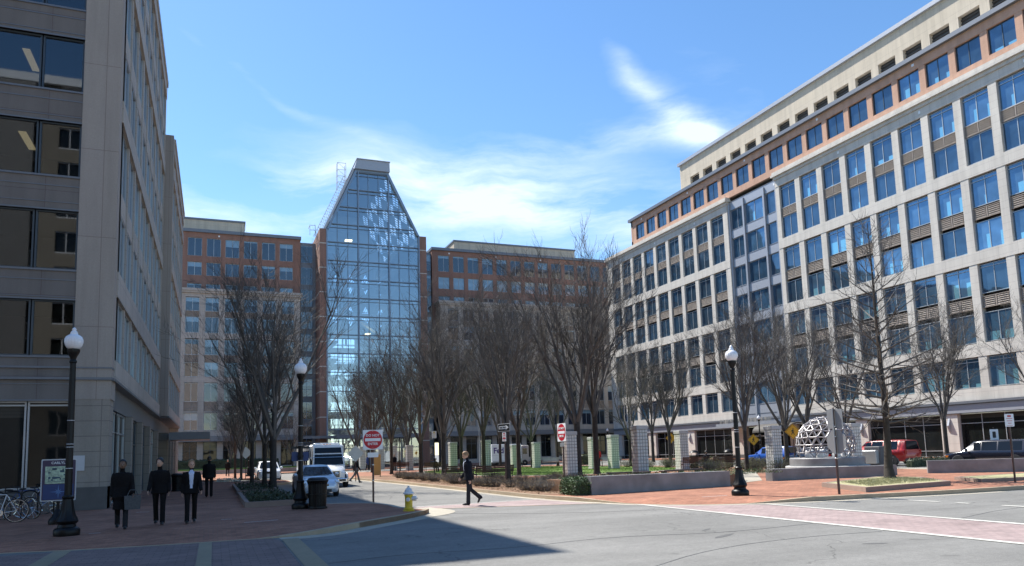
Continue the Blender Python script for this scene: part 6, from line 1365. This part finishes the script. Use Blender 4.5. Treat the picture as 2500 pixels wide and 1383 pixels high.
# ------------------------------------------------------------------ people
import numpy as np
def rotm(ax, a): return Matrix.Rotation(a, 3, ax)
def person(label, x, y, z, rz, pose, col, vox=.016, extras=None, h=1.76, hair='hair_black', build=1.0):
    """a walking, standing or seated figure; +x is forward. Parts are lofted, fused by voxel remesh into one body, coloured by garment"""
    t = thing('person', label, 'person', (x, y, z), rz, scale=h / 1.76); src = []; mb = MB()
    P = dict(lh=.0, rh=.0, lk=.0, rk=.0, la=0, ra=0, ls=.0, rs=.0, le=.15, re=.15, lo=.10, ro=.10, lean=0, neck=0, turn=0, coat=.0, long=.0); P.update(pose)
    def chain(pts, col_, n=14):
        """pts: (centre, rx, ry, axis frame) -> loft; ellipses lie across the path"""
        vs, fs = [], []; m_ = len(pts)
        for i, (c, ra, rb) in enumerate(pts):
            a = Vector(pts[max(i - 1, 0)][0]); b = Vector(pts[min(i + 1, m_ - 1)][0]); d = (b - a).normalized(); side = Vector((0, 1, 0)); fw = side.cross(d)
            if fw.length < .2: fw = Vector((1, 0, 0))
            fw.normalize(); sd = d.cross(fw).normalized()
            for k in range(n): q = 2 * math.pi * k / n; vs.append(tuple(Vector(c) + fw * math.cos(q) * ra + sd * math.sin(q) * rb))
        for i in range(m_ - 1):
            for k in range(n): j = (k + 1) % n; fs.append((i * n + k, i * n + j, (i + 1) * n + j, (i + 1) * n + k))
        fs += [tuple(range(n - 1, -1, -1)), tuple(range((m_ - 1) * n, m_ * n))]; mb.add(vs, fs)
        for (c, ra, rb), (c2, ra2, rb2) in zip(pts, pts[1:]): src.append((np.array(c), np.array(c2), (ra + rb) / 2, (ra2 + rb2) / 2, col_))
    hipz = .0; seat = P.get('sit', 0)
    # legs
    feet = []
    legs = []
    for s_, hp, kn in ((1, P['lh'], P['lk']), (-1, P['rh'], P['rk'])):
        H_ = Vector((0, .095 * s_, 0)); thigh = rotm('Y', -hp) @ Vector((0, 0, -.43)); K_ = H_ + thigh + Vector((0, .0 * s_, 0)); sh_ = rotm('Y', -(hp - kn)) @ Vector((0, 0, -.42)); A_ = K_ + sh_; toe = rotm('Y', -(hp - kn) * (1.0 if kn > .3 else .3)) @ Vector((.19, 0, -.045)); legs.append((s_, H_, K_, A_, A_ + toe, rotm('Y', -(hp - kn) * (1.0 if kn > .3 else .3)) @ Vector((-.05, 0, -.05)))); feet.append(min(A_.z, (A_ + toe).z) - .045)
    up = -min(feet) if not seat else .47
    for s_, H_, K_, A_, T_, hl in legs:
        o = Vector((0, 0, up)); H2, K2, A2, T2 = H_ + o, K_ + o, A_ + o, T_ + o; b_ = build
        chain([(tuple(H2 + Vector((0, 0, .06))), .10 * b_, .095 * b_), (tuple(H2.lerp(K2, .25)), .092 * b_, .088 * b_), (tuple(H2.lerp(K2, .7)), .074, .07), (tuple(K2), .068, .065), (tuple(K2.lerp(A2, .35)), .067, .063), (tuple(K2.lerp(A2, .8)), .069, .062), (tuple(A2 + (A2 - K2).normalized() * .02), .074, .064)], 'legs')
        hv = A2 + hl; chain([(tuple(hv), .035, .036), (tuple(A2 + Vector((.02, 0, -.03))), .045, .042), (tuple(A2.lerp(T2, .6) + Vector((0, 0, -.012))), .036, .046), (tuple(T2), .022, .040)], 'shoe', 12)
    lean = rotm('Y', P['lean']); tp = lambda x_, y_, z_: tuple(Vector((0, 0, up)) + lean @ Vector((x_, y_, z_)))
    c_ = P['coat']; rows = [(-.10, .125 + c_ * .3, .175 + c_ * .3), (.0, .128, .178), (.14, .112, .155), (.30, .125, .172), (.42, .122, .190), (.48, .105, .170), (.508, .085, .12)]
    rows = [(z_, ra * build + c_ * .35, rb * build + c_ * .3) for z_, ra, rb in rows]
    if P['long']: rows = [(-P['long'], .17, .21), (-P['long'] * .5, .15, .19)] + rows
    chain([(tp(.0 if z_ > .2 else -.005, 0, z_), ra, rb) for z_, ra, rb in rows], 'coat', 18)
    chain([(tp(0, 0, .50), .062, .064), (tp(.012, 0, .57), .055, .056), (tp(.02, 0, .62), .056, .056)], 'skin', 12)
    nk = Vector(tp(.02, 0, .60)); hr = lean @ rotm('Z', P['turn']) @ rotm('Y', P['neck']); hp_ = lambda x_, y_, z_: tuple(nk + hr @ Vector((x_, y_, z_)))
    chain([(hp_(.045, 0, -.01), .045, .040), (hp_(.03, 0, .03), .078, .058), (hp_(.018, 0, .08), .092, .070), (hp_(.01, 0, .13), .096, .076), (hp_(.0, 0, .18), .084, .070), (hp_(-.003, 0, .215), .05, .045), (hp_(-.003, 0, .228), .015, .015)], 'skin', 16)
    chain([(hp_(.108, 0, .105), .008, .008), (hp_(.125, 0, .075), .014, .014), (hp_(.105, 0, .062), .012, .014)], 'skin', 6)
    for s_ in (1, -1): chain([(hp_(.0, .074 * s_, .055), .012, .008), (hp_(-.005, .084 * s_, .085), .02, .01), (hp_(-.005, .082 * s_, .115), .012, .008)], 'skin', 6)
    hands = []
    for s_, sh, el, ou in ((1, P['ls'], P['le'], P['lo']), (-1, P['rs'], P['re'], P['ro'])):
        S_ = Vector(tp(0, .178 * s_ * build, .455)); ro = rotm('X', ou * s_) ; U_ = lean @ ro @ rotm('Y', -sh) @ Vector((0, 0, -.29)); E_ = S_ + U_; Fo = lean @ ro @ rotm('Y', -(sh + el)) @ Vector((0, 0, -.255)); Wr = E_ + Fo; c2 = c_ * .2
        chain([(tuple(S_ + Vector((0, -.03 * s_, .02))), .06 + c2, .06 + c2), (tuple(S_.lerp(E_, .25)), .058 + c2, .056 + c2), (tuple(E_), .047 + c2, .045 + c2), (tuple(E_.lerp(Wr, .5)), .042 + c2, .040 + c2), (tuple(Wr - Fo.normalized() * .01), .036 + c2, .034 + c2)], 'coat', 12)
        d = Fo.normalized(); sd = Vector((0, 1, 0)); fw = sd.cross(d).normalized() * -1; hands.append((Wr, d, fw, s_))
        chain([(tuple(Wr - d * .02), .022, .026), (tuple(Wr + d * .03), .030, .017), (tuple(Wr + d * .085), .040, .014)], 'skin', 10)
        if vox < .012 or True:
            for k in range(4):
                o_ = fw * (-.028 + .019 * k); l_ = (.062, .074, .070, .055)[3 - k]; b0 = Wr + d * .08 + o_; cur = Vector((0, -s_, 0)); b1 = b0 + (d * .85 + cur * .25).normalized() * l_ * .5; b2 = b1 + (d * .6 + cur * .6).normalized() * l_ * .5
                chain([(tuple(b0), .0095, .0095), (tuple(b1), .009, .009), (tuple(b2), .0075, .0075)], 'skin', 6)
            b0 = Wr + d * .03 + fw * .03; b1 = b0 + (d * .7 + fw * .6).normalized() * .035; b2 = b1 + (d + fw * .15).normalized() * .03; chain([(tuple(b0), .012, .012), (tuple(b1), .010, .010), (tuple(b2), .008, .008)], 'skin', 6)
    tmp = mb.build('body', 'skin_light', None); md = tmp.modifiers.new('r', 'REMESH'); md.mode = 'VOXEL'; md.voxel_size = vox; md.use_smooth_shade = True
    sm = tmp.modifiers.new('s', 'SMOOTH'); sm.factor = .5; sm.iterations = 2
    dg = bpy.context.evaluated_depsgraph_get(); me = bpy.data.meshes.new_from_object(tmp.evaluated_get(dg)); bpy.data.objects.remove(tmp)
    me.materials.clear(); order = ['skin', 'coat', 'legs', 'shoe', 'shirt']
    for k in order: me.materials.append(M[col.get(k, col['coat'])])
    n_ = len(me.polygons); C_ = np.empty(n_ * 3); me.polygons.foreach_get('center', C_); C_ = C_.reshape(-1, 3); best = np.full(n_, 1e9); idx = np.zeros(n_, int)
    for a, b, r0, r1, k in src:
        ab = b - a; L2 = max(ab @ ab, 1e-9); tt = np.clip(((C_ - a) @ ab) / L2, 0, 1); dd = np.linalg.norm(C_ - (a + tt[:, None] * ab), axis=1) - (r0 + (r1 - r0) * tt)
        if k == 'coat': dd = dd - .006
        q = dd < best; best[q] = dd[q]; idx[q] = order.index(k)
    if 'shirt' in col:
        wd_ = col.get('shirtw', .045); lo = up + col.get('shirtlo', .05); q = (idx == 1) & (C_[:, 0] > .045) & (np.abs(C_[:, 1]) < wd_ * (0.6 + .8 * np.clip((C_[:, 2] - lo) / .45, 0, 1))) & (C_[:, 2] > lo) & (C_[:, 2] < up + .56); idx[q] = 4
    me.polygons.foreach_set('material_index', idx.astype('i')); me.polygons.foreach_set('use_smooth', [True] * n_); me.update()
    o = bpy.data.objects.new('body', me); COL.objects.link(o); o.parent = t
    hb = MB(); N = 18; vs = []; fs = []; Mr = 9     # hair cap, open at the face
    for i in range(Mr):
        ph_ = math.pi * .62 * i / (Mr - 1)
        for k in range(N):
            q = 2 * math.pi * k / N; front = max(0, math.cos(q)); ph2 = ph_ * (1 - .52 * front ** 1.0); r_ = math.sin(ph2); wv = 1 + .03 * math.sin(5 * q + i) ; vs.append(hp_(.0 + math.cos(q) * r_ * .116 * wv - .004, math.sin(q) * r_ * .094 * wv, .128 + math.cos(ph2) * .124))
    for i in range(Mr - 1):
        for k in range(N): j = (k + 1) % N; fs.append((i * N + k, (i + 1) * N + k, (i + 1) * N + j, i * N + j))
    hb.add(vs, fs); ho = hb.build('hair', hair, t, smooth=True)
    for s_ in (1, -1): MB().ball(hp_(.098, .030 * s_, .10), .011, 8, 5).build('eye', 'eye', t)
    if extras: extras(t, up, hands)
    return t
DK = dict(skin='skin_light', coat='cloth_navy', legs='cloth_charcoal', shoe='shoe')
person('man in dark jacket and trousers striding left across the side street', 7.98, 24.0, .012, R(174), dict(lh=.07, lk=.03, rh=-.20, rk=.66, ls=-.06, rs=.12, le=.12, re=.6, lo=.05, ro=.05, lean=.05, neck=.26, turn=.10, coat=.075), dict(DK, shirt='cloth_white', shirtw=.03, shirtlo=.2), .0085, h=1.80, hair='hair_brown')
def bagx(t, up, hands):
    W_, d, fw, s_ = hands[0]; b = MB(); b.add([(-.17, -.06, -.34), (.17, -.06, -.34), (.17, .06, -.34), (-.17, .06, -.34), (-.19, -.07, .0), (.19, -.07, .0), (.19, .07, .0), (-.19, .07, .0)], [(0, 3, 2, 1), (4, 5, 6, 7), (0, 1, 5, 4), (1, 2, 6, 5), (2, 3, 7, 6), (3, 0, 4, 7)])
    b.tube((-.12, 0, 0), (-.06, 0, .14), .01, n=5).tube((-.06, 0, .14), (.06, 0, .14), .01, n=5).tube((.06, 0, .14), (.12, 0, 0), .01, n=5)
    q = tag(b.build('tote_bag', 'bag_grey'), 'grey striped tote bag hanging beside the man in the long coat', 'bag'); q.location = (-1.88, 20.95, GZ + .83); q.rotation_euler = (0, 0, R(12))
person('dark-skinned man in a long black coat carrying a grey bag, nearest pavement walker', -2.14, 21.14, GZ, R(-86), dict(lh=.22, lk=.10, rh=-.20, rk=.30, ls=.12, rs=-.10, le=.55, re=.3, lo=.16, ro=.10, coat=.10, long=.42), dict(DK, skin='skin_dark', coat='cloth_black'), .013, bagx, h=1.74)
person('man in a black jacket with hands low, middle of the three pavement walkers', -1.33, 21.89, GZ, R(-92), dict(lh=.26, lk=.18, rh=-.22, rk=.22, ls=-.22, rs=.18, le=.7, re=.55, lo=.10, ro=.14, turn=-.5, coat=.075), dict(DK, coat='cloth_black', legs='cloth_black'), .013, h=1.76)
person('man in open dark jacket over a pale shirt, right of the three pavement walkers', -.56, 21.8, GZ, R(-88), dict(lh=-.20, lk=.22, rh=.24, rk=.16, ls=.20, rs=-.22, le=.5, re=.6, lo=.16, ro=.10, turn=.2, coat=.075), dict(DK, coat='cloth_black', legs='cloth_black', shirt='cloth_white', shirtw=.05), .013, h=1.68, hair='hair_brown')
person('figure in black walking away on the shaded left pavement', -.2, 36.5, GZ, R(90), dict(lh=.08, lk=.04, rh=-.08, rk=.06, le=.3, re=.3, coat=.12), dict(DK, coat='cloth_black', legs='cloth_black'), .018, h=1.82)
person('small dark figure far down the left pavement', 1.3, 82.0, GZ, R(-80), dict(lh=.15, rh=-.2, rk=.2, coat=.08), dict(DK, coat='cloth_black'), .03, h=1.72)
person('figure stepping out from behind the white shuttle bus', 8.95, 50.9, 0, R(10), dict(lh=.35, lk=.1, rh=-.5, rk=.25, ls=-.3, rs=.3, coat=.05), dict(DK, coat='cloth_navy', legs='plastic_grey'), .02)
SIT = dict(lh=1.45, rh=1.45, lk=1.4, rk=1.4, sit=1, ls=.5, rs=.5, le=.7, re=.7, lean=.12, neck=.2, coat=.05)
person('grey-haired figure in dark clothes seated on the far left bench', 18.75, 66.05, GZ, R(40), SIT, dict(DK), .025, hair='hair_grey')
person('dark standing figure beside the far trunk left of the pillars', 17.6, 77.5, GZ, R(-100), dict(le=.8, re=.8, coat=.08), dict(DK, coat='cloth_navy'), .025, hair='hair_grey')
person('second distant dark figure behind the tan board', 16.4, 86.0, GZ, R(150), dict(lh=.2, rh=-.2, coat=.08), dict(DK, coat='cloth_blue'), .03)
person('small figure in a red top between two glass-block pillars', 34.6, 64.0, GZ, R(60), dict(lh=.1, rh=-.1), dict(DK, coat='cloth_red'), .025)
person('dark figure seated at the left dark bench before the shop windows', 32.6, 44.2, GZ, R(75), SIT, dict(DK, coat='cloth_navy'), .025)
